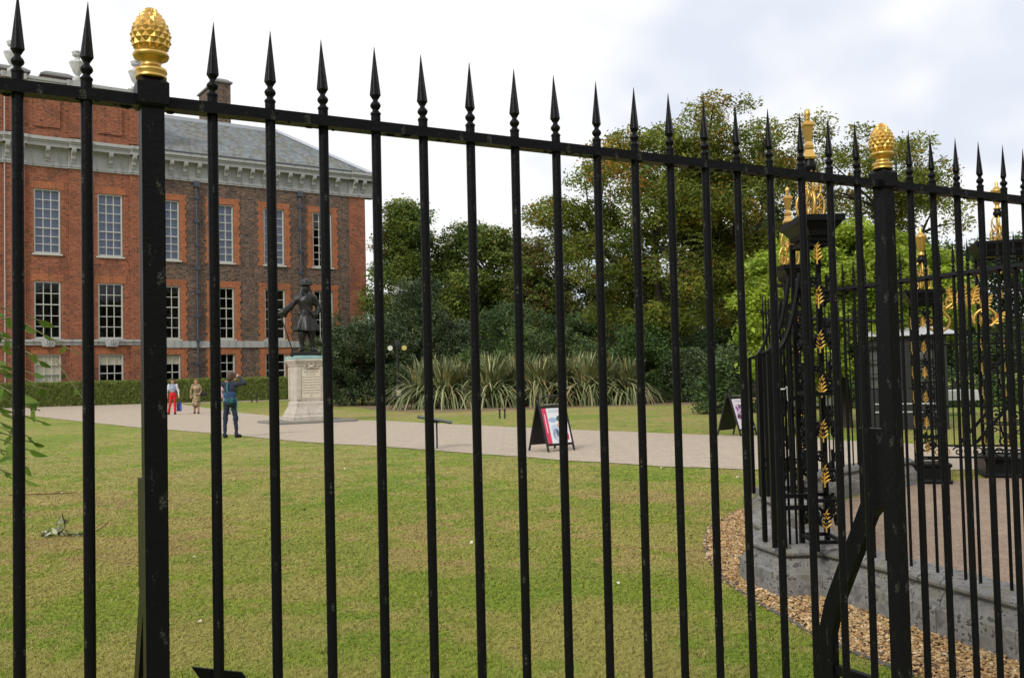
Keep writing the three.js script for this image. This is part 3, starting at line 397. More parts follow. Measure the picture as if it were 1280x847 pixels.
function pier(label, X, Z, turn, o_) { const { y0, top, hx, hz, scale = 1, block = 0, urn = false, wing = 0 } = o_;
  const g = thing('gate_pier', label, 'gate pier', V(X, 0, Z), turn, 'gate piers of the forecourt screen'); const pw = 0.034 * scale;
  if (block) part('base_block', rings([[-hx - 0.1, -hz - 0.1], [hx + 0.1, -hz - 0.1], [hx + 0.1, hz + 0.1], [-hx - 0.1, hz + 0.1]], [[0, -0.02], [0, 0.04], [0.02, 0.07], [0.02, block - 0.05], [0, block - 0.03], [0, block]]), mIronFar, g);
  for (const sx of [-1, 1]) for (const sz of [-1, 1]) part('post', bx(sx * hx - pw / 2, sx * hx + pw / 2, y0, top, sz * hz - pw / 2, sz * hz + pw / 2), mIronFar, g);
  const rl = y => merge([bx(-hx, hx, y - 0.012, y + 0.012, -hz - 0.012, -hz + 0.012), bx(-hx, hx, y - 0.012, y + 0.012, hz - 0.012, hz + 0.012), bx(-hx - 0.011, -hx + 0.011, y - 0.0125, y + 0.0125, -hz, hz), bx(hx - 0.011, hx + 0.011, y - 0.0125, y + 0.0125, -hz, hz)]);
  for (const y of [y0 + 0.06, y0 + (top - y0) * 0.16, y0 + (top - y0) * 0.5, top - 0.03]) part('cross_rail', rl(y), mIronFar, g);
  const pitch = 0.305 * scale; const pf = panelGeo(hx * 2, y0 + 0.08, top - 0.05, pitch), ps = panelGeo(hz * 2, y0 + 0.08, top - 0.05, pitch);
  for (const [geo, rot, px, pz, w] of [[pf, 0, 0, hz, hx], [pf, Math.PI, 0, -hz, hx], [ps, Math.PI / 2, hx, 0, hz], [ps, -Math.PI / 2, -hx, 0, hz]]) { const gilt = rot === 0 || (scale > 1 && rot < 0);
    const pn = part('scroll_panel', geo, mIronFar, g); pn.position.set(px, 0, pz); pn.rotation.y = rot;
    if (gilt) for (let y = y0 + 0.1; y < top - 0.16 * scale; y += pitch) { const l = part('gilded_leaf', leafG, mGoldLeaf, pn); l.position.set(-w * 0.22, y + 0.04, 0.004); l.scale.set(0.72 * scale, 0.85 * scale, 0.8 * scale); }
  }
  const cx = (o_.cx || hx + 0.1) - 0.12, cz = (o_.cz || hz + 0.12) - 0.12; part('cap', rings([[-cx - 0.12, -cz - 0.12], [cx + 0.12, -cz - 0.12], [cx + 0.12, cz + 0.12], [-cx - 0.12, cz + 0.12]], [[0.085, top - 0.02], [0.08, top + 0.01], [0.06, top + 0.015], [0.055, top + 0.05 * scale], [0.02, top + 0.095 * scale], [0.015, top + 0.105 * scale], [0, top + 0.11 * scale], [0, top + 0.15 * scale]]), mIronFar, g);
  const ct = top + 0.15 * scale; const add = (n, geo, m) => { const o = part(n, geo, m, g); o.position.y = ct; o.scale.setScalar(scale); return o; };
  const cs = add('gilded_scrolls', crownG, mGold); cs.scale.x = cs.scale.z = scale * 0.64; add('knob', knobG, mIronFar); const fs = add('gilded_finial', urn ? urnTopG : balG, mGold); fs.scale.x = fs.scale.z = scale * (urn ? 0.9 : 0.58);
  if (wing) { // swept stay on the lawn side
    const w = wing, pts = []; for (let i = 0; i <= 14; i++) { const t = i / 14; pts.push([-hx - w * (1 - t), 1.70 + 0.56 * Math.pow(t, 2.6), 0.0]); } part('swept_rail', tube(pts, 0.016, 26, 6), mIronFar, g); part('swept_rail', tube(pts.map(p => [p[0], p[1], -hz * 1.6]), 0.016, 26, 6), mIronFar, g);
    for (const [x, z, h] of [[-hx - w, 0, 1.7], [-hx - w, -hz * 1.6, 1.7], [-hx - w * 0.72, 0, 1.72]]) part('stay_post', bx(x - 0.016, x + 0.016, y0, h, z - 0.016, z + 0.016), mIronFar, g);
    for (const y of [0.62, 0.7, 1.38]) part('stay_rail', bx(-hx - w, -hx, y - 0.014, y + 0.014, -0.012, 0.012), mIronFar, g);
    for (let i = 1; i < 5; i++) { const x = -hx - w * i / 5; part('stay_bar', new THREE.CylinderGeometry(0.009, 0.009, 1.35 + 0.45 * Math.pow(1 - i / 5, 2.6), 7).translate(x, y0 + (1.35 + 0.45 * Math.pow(1 - i / 5, 2.6)) / 2, -hz * 0.8), mIronFar, g); }
  }
  return shadow(g);
}
pier('black openwork gate pier with gilded leaves on the faceted stone base', 2.13, 6.6, 0.0, { y0: 0.345, top: 2.48, hx: 0.09, hz: 0.16, cx: 0.145, cz: 0.28, wing: 0.24 });
pier('black openwork gate pier behind the open wicket, with gilded square finial', 2.76, 9.25, 0.05, { y0: 0.345, top: 2.44, hx: 0.1, hz: 0.15, cx: 0.13, cz: 0.2, wing: 0.26 });
pier('slim black gate pier with gilded urn finial, at the end of the far railing', 5.6, 12.75, -0.3, { y0: 0.27, top: 2.43, hx: 0.15, hz: 0.15, scale: 1.1, block: 0.27, urn: true });
pier('tallest broad black gate pier with heavily gilded crown, beside the main gate', 6.95, 13.3, -0.3, { y0: 0.28, top: 3.12, hx: 0.26, hz: 0.26, scale: 1.12, block: 0.28, urn: true });
// wicket panel between the two far piers, gilded overthrow above
{
  const g = thing('wicket_gate', 'black iron wicket gate with gilded scroll overthrow between the far piers', 'gate', V(6.27, 0, 13.03), -0.3); const w = 0.52; const b = [];
  for (const y of [0.3, 0.46, 1.0, 1.86, 2.0]) part('rail', bx(-w, w, y - 0.013, y + 0.013, -0.013, 0.013), mIronFar, g);
  for (let i = 0; i <= 9; i++) part('bar', new THREE.CylinderGeometry(0.009, 0.009, 1.55, 6).translate(-w + i * 2 * w / 9, 1.23, 0), mIronFar, g);
  for (let i = 0; i < 4; i++) { const x = -w + 0.13 + i * 0.26; part('scroll', merge([tube(scroll(x, 0.38, 0.07, 1.3, i, 1), 0.01, 24, 5), tube(scroll(x + 0.11, 0.38, 0.05, 1.2, i, -1), 0.009, 24, 5)]), i === 0 ? mGoldLeaf : mIronFar, g); }
  for (const d of [-1, 1]) { part('diagonal_stay', bar(new THREE.Vector3(d * 0.1, 0.5, 0.02), new THREE.Vector3(d * 0.1 + 0.42, 1.0, 0.02), 0.04, 0.03), mIronFar, g); }
  for (const d of [-1, 1]) part('overthrow_scroll', merge([tube(scroll(d * 0.3, 2.2, 0.17, 1.5, 0.4, d, [d * 0.02, 2.52, 0]), 0.02, 40, 6), tube(scroll(d * 0.12, 2.46, 0.1, 1.4, 2, -d, [0, 2.75, 0]), 0.016, 34, 6)]), mGold, g);
  for (let i = 0; i < 7; i++) { const l = part('gilded_leaf', leafG, mGoldLeaf, g); l.position.set(-0.36 + i * 0.12, 2.02 + 0.45 * (1 - Math.pow((i - 3) / 3.4, 2)), 0.02); l.rotation.z = -(i - 3) * 0.25; l.scale.setScalar(1.5); }
  shadow(g);
}
railing('plinth_railing', 'black railing running on beyond the tallest gate pier', [[7.25, 13.3], [9.6, 13.0]], 0.115, 0.0, 2.3, 0.02, 'railings of the forecourt screen');

// ---------------------------------------------------------------- vegetation
// clump of small folded leaves within `rad`; leaf length/width in metres
function clumpGeo(seed, n, rad, ll, lw, droop = 0.3) {
  const r = rng(seed), pos = [], nor = []; const M = new THREE.Matrix4(), q = new THREE.Quaternion(), e = new THREE.Euler();
  for (let i = 0; i < n; i++) {
    const d = new THREE.Vector3(r() - 0.5, (r() - 0.5) * 0.8, r() - 0.5).multiplyScalar(2 * rad); e.set((r() - 0.5) * 1.6 - droop, r() * 6.283, (r() - 0.5) * 1.2); q.setFromEuler(e); const k = 0.7 + 0.6 * r(); M.compose(d, q, new THREE.Vector3(k, k, k));
    const P = [[0, 0, 0], [lw / 2, 0.012, ll * 0.45], [0, -ll * 0.1, ll], [-lw / 2, 0.012, ll * 0.45]].map(p => new THREE.Vector3(...p).applyMatrix4(M));
    for (const t of [[0, 2, 1], [0, 3, 2]]) for (const v of t) pos.push(P[v].x, P[v].y, P[v].z);
  }
  const g = new THREE.BufferGeometry(); g.setAttribute('position', new THREE.Float32BufferAttribute(pos, 3)); g.computeVertexNormals(); return g;
}
const CL_BIG = clumpGeo(1, 9, 0.27, 0.17, 0.1), CL_SMALL = clumpGeo(2, 10, 0.16, 0.1, 0.055), CL_HOLLY = clumpGeo(3, 10, 0.19, 0.12, 0.07, 0.1), CL_LIME = clumpGeo(4, 10, 0.17, 0.13, 0.075, 0.6), CL_HEDGE = clumpGeo(5, 9, 0.1, 0.08, 0.05), CL_FAR = clumpGeo(6, 9, 0.32, 0.22, 0.13);
const mLeaf = new THREE.MeshPhysicalMaterial({ color: 0xffffff, roughness: 0.62, side: THREE.DoubleSide, specularIntensity: 0.4, transmission: 0.34, thickness: 0 });
const mLeafThin = new THREE.MeshPhysicalMaterial({ color: 0xffffff, roughness: 0.6, side: THREE.DoubleSide, specularIntensity: 0.4, transmission: 0.4, thickness: 0 });
const mLeafDark = new THREE.MeshPhysicalMaterial({ color: 0xffffff, roughness: 0.45, side: THREE.DoubleSide, specularIntensity: 0.6 });
const mBark = new THREE.MeshStandardMaterial({ map: tex(128, 1, (u, v, i, j) => { const k = 0.6 + 0.7 * fbm(u * 26, v * 5, 3, 4); return [0.04 * k, 0.034 * k, 0.027 * k]; }), roughness: 1 });
function instances(name, geo, m, parent, list) { const im = new THREE.InstancedMesh(geo, m, list.length); const M = new THREE.Matrix4(), q = new THREE.Quaternion(), e = new THREE.Euler(), c = new THREE.Color(); list.forEach((o, i) => { e.set(...o.r); q.setFromEuler(e); M.compose(new THREE.Vector3(...o.p), q, typeof o.s === 'number' ? new THREE.Vector3(o.s, o.s, o.s) : new THREE.Vector3(...o.s)); im.setMatrixAt(i, M); im.setColorAt(i, c.setRGB(...o.c)); }); im.name = name; im.userData.kind = 'stuff'; im.castShadow = im.receiveShadow = true; parent.add(im); return im; }
const pick = (pal, r) => { let t = r(), i = 0; for (const [w, c] of pal) { if (t < w) return c; t -= w; i++; } return pal[pal.length - 1][1]; };
// tapered limb
function limb(a, b, ra, rb, r, seg = 6) { const mid = new THREE.Vector3().lerpVectors(a, b, 0.5).add(new THREE.Vector3((r() - 0.5) * 0.3, 0.15, (r() - 0.5) * 0.3).multiplyScalar(a.distanceTo(b) * 0.3)); const c = new THREE.CatmullRomCurve3([a, mid, b]); const g = new THREE.TubeGeometry(c, 8, 1, seg); const p = g.attributes.position; for (let i = 0; i <= 8; i++) { const C = c.getPointAt(i / 8), R = mix(ra, rb, i / 8); for (let j = 0; j <= seg; j++) { const k = i * (seg + 1) + j; p.setXYZ(k, C.x + (p.getX(k) - C.x) * R, C.y + (p.getY(k) - C.y) * R, C.z + (p.getZ(k) - C.z) * R); } } g.computeVertexNormals(); return g; }
/* tree: lobes [[x, y, z, rx, ry, rz, weight]] local to the base, n boughs in all, each bough a cloud of clumps */
function tree(name, label, X, Z, o) {
  const r = rng(o.seed), g = thing(name, label, o.category || 'tree', V(X, 0, Z), 0, o.group); const list = [], ends = [];
  const tot = o.lobes.reduce((s, l) => s + (l[6] || l[3] * l[4] * l[5]), 0);
  for (const l of o.lobes) {
    const nb = Math.max(1, Math.round(o.boughs * (l[6] || l[3] * l[4] * l[5]) / tot));
    for (let b = 0; b < nb; b++) {
      let v; do { v = [r() * 2 - 1, r() * 2 - 1, r() * 2 - 1]; } while (v[0] ** 2 + v[1] ** 2 + v[2] ** 2 > 1); const ln = Math.hypot(...v) || 1, pw = Math.pow(ln, o.shell ?? 0.45) / ln;
      const c = [l[0] + v[0] * pw * l[3], l[1] + v[1] * pw * l[4], l[2] + v[2] * pw * l[5]]; ends.push(c); const br = o.br * (0.6 + 0.8 * r()), base = pick(o.pal, r), tint = 0.78 + 0.44 * r(); const flat = o.flat ?? 0.55;
      const m = Math.round(o.per * (br / o.br) ** 2);
      for (let i = 0; i < m; i++) {
        let w; do { w = [r() * 2 - 1, r() * 2 - 1, r() * 2 - 1]; } while (w[0] ** 2 + w[1] ** 2 + w[2] ** 2 > 1); const wl = Math.pow(Math.hypot(...w) || 1, -0.35);
        const col = r() < (o.mixin ?? 0.5) ? pick(o.pal, r) : base, k = tint * (0.72 + 0.56 * r());
        list.push({ p: [c[0] + w[0] * wl * br, Math.max(0.08, c[1] + w[1] * wl * br * flat), c[2] + w[2] * wl * br], r: [(r() - 0.5) * 1.2, r() * 6.283, (r() - 0.5) * 1.2], s: (o.ls || 1) * (0.7 + 0.6 * r()), c: [col[0] * k, col[1] * k, col[2] * k] });
      }
    }
  }
  if (o.trunk) {
    const [tr, th] = o.trunk, G = [limb(new THREE.Vector3(0, -0.05, 0), new THREE.Vector3((r() - 0.5) * 0.4, th, (r() - 0.5) * 0.4), tr, tr * 0.7, r, 10)];
    const main = []; const nm = o.limbs || 5; for (let i = 0; i < nm; i++) { const e = ends[Math.floor(r() * ends.length)]; const t = new THREE.Vector3(e[0] * 0.6, Math.max(th + 0.5, mix(th, e[1], 0.75)), e[2] * 0.6); main.push(t); G.push(limb(new THREE.Vector3(0, th * 0.92, 0), t, tr * 0.62, tr * 0.25, r, 7)); }
    ends.forEach((e, i) => { if (i % (o.twig || 2)) return; const E = new THREE.Vector3(...e); let best = main[0]; for (const m of main) if (m.distanceTo(E) < best.distanceTo(E)) best = m; G.push(limb(best, E, tr * 0.24, tr * 0.05, r, 5)); });
    part('trunk', merge(G), mBark, g);
  }
  instances('crown', o.clump, o.mat || mLeaf, g, list); shadow(g); return g;
}
const OLIVE = [[0.44, [0.165, 0.215, 0.03]], [0.3, [0.235, 0.26, 0.04]], [0.15, [0.11, 0.17, 0.028]], [0.08, [0.33, 0.245, 0.04]], [0.03, [0.4, 0.2, 0.03]]];
const AUTUMN = [[0.42, [0.19, 0.225, 0.034]], [0.28, [0.26, 0.265, 0.045]], [0.1, [0.37, 0.235, 0.036]], [0.2, [0.125, 0.175, 0.028]]];
const MIDGREEN = [[0.5, [0.13, 0.19, 0.032]], [0.3, [0.185, 0.23, 0.04]], [0.15, [0.085, 0.14, 0.03]], [0.05, [0.27, 0.215, 0.045]]];
const DARKG = [[0.6, [0.06, 0.11, 0.034]], [0.3, [0.09, 0.14, 0.044]], [0.1, [0.12, 0.165, 0.06]]];
const HOLLY = [[0.55, [0.052, 0.086, 0.036]], [0.3, [0.085, 0.122, 0.05]], [0.15, [0.14, 0.18, 0.084]]];
const LIME = [[0.5, [0.36, 0.46, 0.05]], [0.3, [0.45, 0.54, 0.08]], [0.2, [0.26, 0.37, 0.045]]];
const PARK = 'park trees behind the planting';
tree('lime_tree', 'largest spreading tree with olive crown turning orange, behind the bare earth path', 8.3, 50, { seed: 11, pal: OLIVE, boughs: 104, br: 1.15, per: 84, clump: CL_BIG, trunk: [0.42, 3.6], limbs: 8, group: PARK, lobes: [[-0.8, 11, 0, 3.6, 3.2, 3.4], [-4.7, 9.1, 0.6, 2.0, 1.3, 2.2], [-3, 7.6, 0.4, 2.2, 1.4, 2.2], [2.6, 9.4, 0, 2.7, 2.6, 2.8], [0, 6, 0.3, 3.0, 2.3, 3], [1.6, 12.4, 0, 2.2, 1.4, 2], [-2.2, 5.2, 0, 2.0, 1.2, 2]] });
tree('lime_tree', 'tall tree with yellow and rust tinged crown, rising beside the largest tree', 12.8, 51, { seed: 12, pal: AUTUMN, boughs: 84, br: 1.2, per: 78, clump: CL_BIG, trunk: [0.4, 3.8], limbs: 7, group: PARK, lobes: [[-1, 13.4, 0, 3, 3.2, 3], [0.8, 10, 0, 3.4, 3, 3], [-0.6, 6.2, 0, 3, 2.2, 3], [2.4, 14, 0, 1.7, 1.6, 1.6]] });
tree('lime_tree', 'loose crowned tree with rust tinged top above the bright green tree', 20.2, 49, { seed: 13, pal: AUTUMN, boughs: 70, br: 1.1, per: 68, clump: CL_BIG, trunk: [0.36, 4], limbs: 7, group: PARK, lobes: [[-1.2, 11.8, 0, 3.2, 2.3, 3], [2, 9.6, 0, 2.2, 1.9, 2.4], [-2.6, 8.2, 0, 2.6, 2.2, 2.6], [0, 6, 0, 3.2, 2, 3]] });
tree('park_tree', 'tall narrow dark tree rising behind the corner of the palace', -8.6, 76, { seed: 21, pal: MIDGREEN, boughs: 92, br: 1.25, per: 64, clump: CL_FAR, trunk: [0.35, 3], group: PARK, lobes: [[0.2, 12.6, 0, 1.7, 2.8, 1.6, 22], [-0.4, 8.5, 0, 2.4, 3.6, 2.4, 26], [0.6, 4, 0, 3, 2.5, 3, 18]] });
tree('park_tree', 'broad rounded green tree behind the sword-leaved clumps', -2.4, 76, { seed: 22, pal: MIDGREEN, boughs: 120, br: 1.4, per: 70, clump: CL_FAR, trunk: [0.4, 3], group: PARK, lobes: [[-0.6, 9.6, 0, 3.4, 3.6, 3], [-2.4, 6, 0, 3, 3, 3], [2, 5.5, 0, 3.2, 3.4, 3], [2.0, 9.5, 0, 2.6, 3.2, 2.6]] });
tree('park_tree', 'green tree between the narrow dark tree and the broad rounded tree', -6, 80, { seed: 28, pal: MIDGREEN, boughs: 90, br: 1.35, per: 66, clump: CL_FAR, trunk: [0.35, 3], group: PARK, lobes: [[0, 9.4, 0, 2.8, 3, 2.4], [-1.5, 5.5, 0, 3.4, 3.4, 2.6], [2, 5.5, 0, 3.2, 3.4, 2.6]] });
tree('park_tree', 'rounded tree with bronze patches, between the broad rounded tree and the conifer', 3.8, 72, { seed: 23, pal: [...MIDGREEN.slice(0, 2).map(([w, c]) => [w * 0.8, c]), [0.36, [0.13, 0.1, 0.03]]], boughs: 80, br: 1.3, per: 66, clump: CL_FAR, trunk: [0.35, 3], group: PARK, lobes: [[-0.6, 9, 0, 2.8, 3.6, 2.6], [0.2, 4.6, 0, 3.2, 3, 3]] });
tree('conifer', 'small dark conifer seen under the largest tree', 6.9, 74, { seed: 24, pal: DARKG, boughs: 42, br: 0.9, per: 70, clump: CL_FAR, trunk: [0.25, 2], group: PARK, lobes: [[0, 8, 0, 0.8, 1.8, 0.8], [0, 5.6, 0, 1.6, 2, 1.6], [0, 3, 0, 2.2, 2, 2.2]] });
tree('park_tree', 'dark tree filling the gap behind the rusty crowned trees', 17, 68, { seed: 25, pal: DARKG, boughs: 110, br: 1.5, per: 66, clump: CL_FAR, trunk: [0.4, 2.5], group: PARK, lobes: [[-4, 5, 0, 4, 4, 3], [4, 6, 0, 4.4, 4.5, 3], [0, 9, 0, 4, 4, 3]] });
tree('park_tree', 'dark tree standing behind the kiosk', 21.5, 42, { seed: 26, pal: [...DARKG.map(([w, c]) => [w * 0.8, c]), [0.2, [0.11, 0.1, 0.025]]], boughs: 90, br: 1.1, per: 66, clump: CL_BIG, trunk: [0.3, 2], group: PARK, lobes: [[-3, 4, 0, 2.6, 3, 2], [1.5, 4.4, 0, 3, 3.2, 2], [5, 4, 0, 3, 2.6, 2]] });
tree('park_tree', 'dark evergreen between the sword-leaved clumps and the conifer', 1.6, 62, { seed: 27, pal: DARKG, boughs: 80, br: 1.1, per: 62, clump: CL_BIG, trunk: [0.3, 1.5], group: PARK, lobes: [[-3.5, 3.2, 0, 2.6, 2.4, 2], [0.8, 3, 0, 2.6, 2.2, 2], [4, 3.4, 0, 3, 2.3, 2], [8, 3, 0, 3, 2.2, 2], [-2, 5.2, 0, 1.4, 1.4, 1.4]] });
tree('bright_tree', 'bright lime green tree behind the gate pier', 8.7, 24.5, { seed: 31, pal: LIME, boughs: 165, br: 0.55, per: 62, clump: CL_LIME, mat: mLeafThin, trunk: [0.13, 1.5], limbs: 7, flat: 0.42, group: PARK, lobes: [[0.2, 3.9, 0, 2.3, 1.2, 1.6], [-1.5, 3.0, 0.2, 1.15, 1.2, 1.1], [-1.3, 1.75, 0.6, 0.95, 0.9, 0.9], [1.7, 3.2, 0, 1.4, 1.3, 1.2], [0, 2.7, -0.3, 2.2, 0.8, 1.4], [-1.7, 1.5, 0.2, 0.7, 0.6, 0.8]] });
const BUSH = { category: 'shrub', clump: CL_HOLLY, mat: mLeafDark, shell: 0.3, flat: 0.8, group: 'evergreen shrubs of the planting' };
tree('holly_bush', 'dark glossy evergreen bush beside the statue pedestal', -8.5, 53, { ...BUSH, seed: 41, pal: HOLLY, boughs: 100, br: 0.62, per: 62, trunk: [0.1, 0.5], twig: 3, lobes: [[-0.7, 3.9, 0, 1.0, 1.6, 1.0], [0, 2.2, 0, 2.3, 2.2, 1.8], [1.2, 2.6, 0, 1.4, 2.4, 1.4], [-1.2, 1.8, 0.2, 1.2, 1.6, 1.2]] });
tree('holly_bush', 'tall dark evergreen mass behind the pair of floodlights', -5.3, 56.5, { ...BUSH, seed: 42, pal: HOLLY, boughs: 130, br: 0.72, per: 60, trunk: [0.12, 0.6], twig: 3, lobes: [[0, 4.6, 0, 1.6, 2.9, 1.6], [-0.8, 3, 0, 2, 3, 1.8], [1.6, 2.4, 0, 1.8, 2.2, 1.6], [2.8, 1.6, 0, 1.4, 1.6, 1.3]] });
tree('holly_bush', 'low light green shrub between the pedestal and the palace wall', -11.6, 57, { ...BUSH, seed: 43, clump: CL_HOLLY, pal: [[0.6, [0.07, 0.1, 0.035]], [0.4, [0.11, 0.14, 0.06]]], boughs: 40, br: 0.5, per: 60, trunk: [0.07, 0.4], twig: 3, lobes: [[0, 1.9, 0, 1.5, 1.9, 1.2], [1.6, 2.6, 0, 1, 1.8, 1]] });
tree('yew_bush', 'rounded green bush at the end of the sword-leaved clumps', 6.95, 47.6, { ...BUSH, seed: 44, pal: [[0.6, [0.06, 0.115, 0.03]], [0.4, [0.09, 0.15, 0.04]]], boughs: 70, br: 0.55, per: 64, trunk: [0.1, 0.4], twig: 3, lobes: [[-0.5, 2.1, 0, 1.3, 1.7, 1.2], [0.8, 1.7, 0, 1.1, 1.6, 1.2], [-1.2, 1.4, 0.3, 0.9, 1.3, 0.9]] });
tree('yew_bush', 'small rounded bush, darkest of the pair, between the green bush and the bare earth path', 8.75, 46.4, { ...BUSH, seed: 48, pal: HOLLY, boughs: 40, br: 0.45, per: 64, trunk: [0.1, 0.4], twig: 3, lobes: [[0, 1.3, 0, 0.95, 1.2, 0.9]] });
tree('yew_bush', 'spreading dark shrub behind the bare earth path', 14.8, 66, { ...BUSH, seed: 45, pal: DARKG, boughs: 70, br: 0.8, per: 60, trunk: [0.1, 0.4], twig: 3, lobes: [[-2, 1.6, 0, 2.2, 1.6, 1.2], [2.4, 1.8, 0, 2.4, 2, 1.4], [6, 1.8, 0, 2.4, 2, 1.4]] });
tree('laurel_bush', 'mid green shrub rising behind the sword-leaved clumps', 0.6, 53, { ...BUSH, seed: 46, pal: [[0.6, [0.085, 0.14, 0.04]], [0.4, [0.125, 0.18, 0.05]]], boughs: 60, br: 0.6, per: 60, trunk: [0.1, 0.4], twig: 3, lobes: [[0, 2.2, 0, 1.1, 2.4, 1], [2.4, 2, 0, 1.4, 1.6, 1], [4.6, 2, 0, 1.2, 1.4, 1], [-2, 2, 0, 1.2, 1.6, 1]] });
tree('low_shrub', 'low dark shrubs lining the far side of the forecourt lawn', 16.5, 36, { ...BUSH, seed: 47, pal: DARKG, boughs: 80, br: 0.6, per: 56, trunk: [0.1, 0.4], twig: 3, lobes: [[-5, 1, 0, 2, 1.2, 1], [-1, 1.2, 0, 2.2, 1.6, 1], [3, 1.4, 0, 2.4, 1.8, 1], [-8, 0.9, 2, 2, 1, 1]] });
// far wood that closes the view
{ const r = rng(99), list = []; for (let i = 0; i < 15000; i++) { const x = -75 + r() * 190, top = 4.5 + 2.5 * fbm(x * 0.14, 3, 3, 5); const h = Math.pow(r(), 0.75) * top; const z = 108 + r() * 6 - (h / top) * 3; const c = pick(DARKG, r), k = 0.8 + 0.5 * r(); list.push({ p: [x, h, -z], r: [r() - 0.5, r() * 6.28, r() - 0.5], s: 1.9 + r() * 1.4, c: [c[0] * k, c[1] * k, c[2] * k] }); } const w = instances('distant_wood', CL_FAR, mLeaf, scene, list); tag(w, 'dark distant belt of trees closing the park behind everything', 'trees', null, 'stuff'); }
// park trees behind the photographer, mirrored in the lower windows and the paint of the railing
{ const r = rng(98), list = []; for (let i = 0; i < 9000; i++) { const a = -0.5 + r() * 3.4, R = 58 + r() * 9, top = 15 + 7 * fbm(a * 7, 3, 3, 15); const h = 0.4 + Math.pow(r(), 0.8) * top; const c = pick(MIDGREEN, r), k = 0.8 + 0.5 * r(); list.push({ p: [R * Math.cos(a), h, R * Math.sin(a)], r: [r() - 0.5, r() * 6.28, r() - 0.5], s: 3.2 + r() * 2, c: [c[0] * k, c[1] * k, c[2] * k] }); } const w = instances('park_wood', CL_FAR, mLeaf, scene, list); tag(w, 'belt of park trees on the pavement side of the railing, mirrored in the palace windows', 'trees', null, 'stuff'); }
// clipped hedge before the palace
{
  const a = [-44, 62.9], b = [-16.4, 72.9], L = Math.hypot(b[0] - a[0], b[1] - a[1]); const g = thing('clipped_hedge', 'long low clipped green hedge in front of the palace windows', 'hedge', V(a[0], 0, a[1]), Math.atan2(b[1] - a[1], b[0] - a[0]));
  part('inner_growth', bx(0.1, L - 0.1, 0, 1.5, -0.55, 0.35), mat(0.12, 0.1, 0.06, 1), g); const r = rng(51), list = [];
  for (let i = 0; i < 26000; i++) { const x = r() * L; const f = r(); let y, z; if (f < 0.72) { y = r() * 1.6; z = 0.42 + r() * 0.1; } else if (f < 0.95) { y = 1.56 + r() * 0.09; z = -0.6 + r() * 1.1; } else { y = r() * 1.6; z = -0.62; } z += 0.1 * (vnoise(x * 1.3, y * 2, 4) - 0.5); y += 0.07 * (vnoise(x * 0.8, z, 6) - 0.5); const k = 0.7 + 0.6 * r(); const c = mix3([0.17, 0.225, 0.048], [0.34, 0.39, 0.105], Math.pow(r(), 1.5)); list.push({ p: [x, Math.max(0.03, y), z], r: [r() * 6, r() * 6, r() * 6], s: 0.8 + 0.5 * r(), c: [c[0] * k, c[1] * k, c[2] * k] }); }
  instances('foliage', CL_HEDGE, mLeaf, g, list); shadow(g);
}
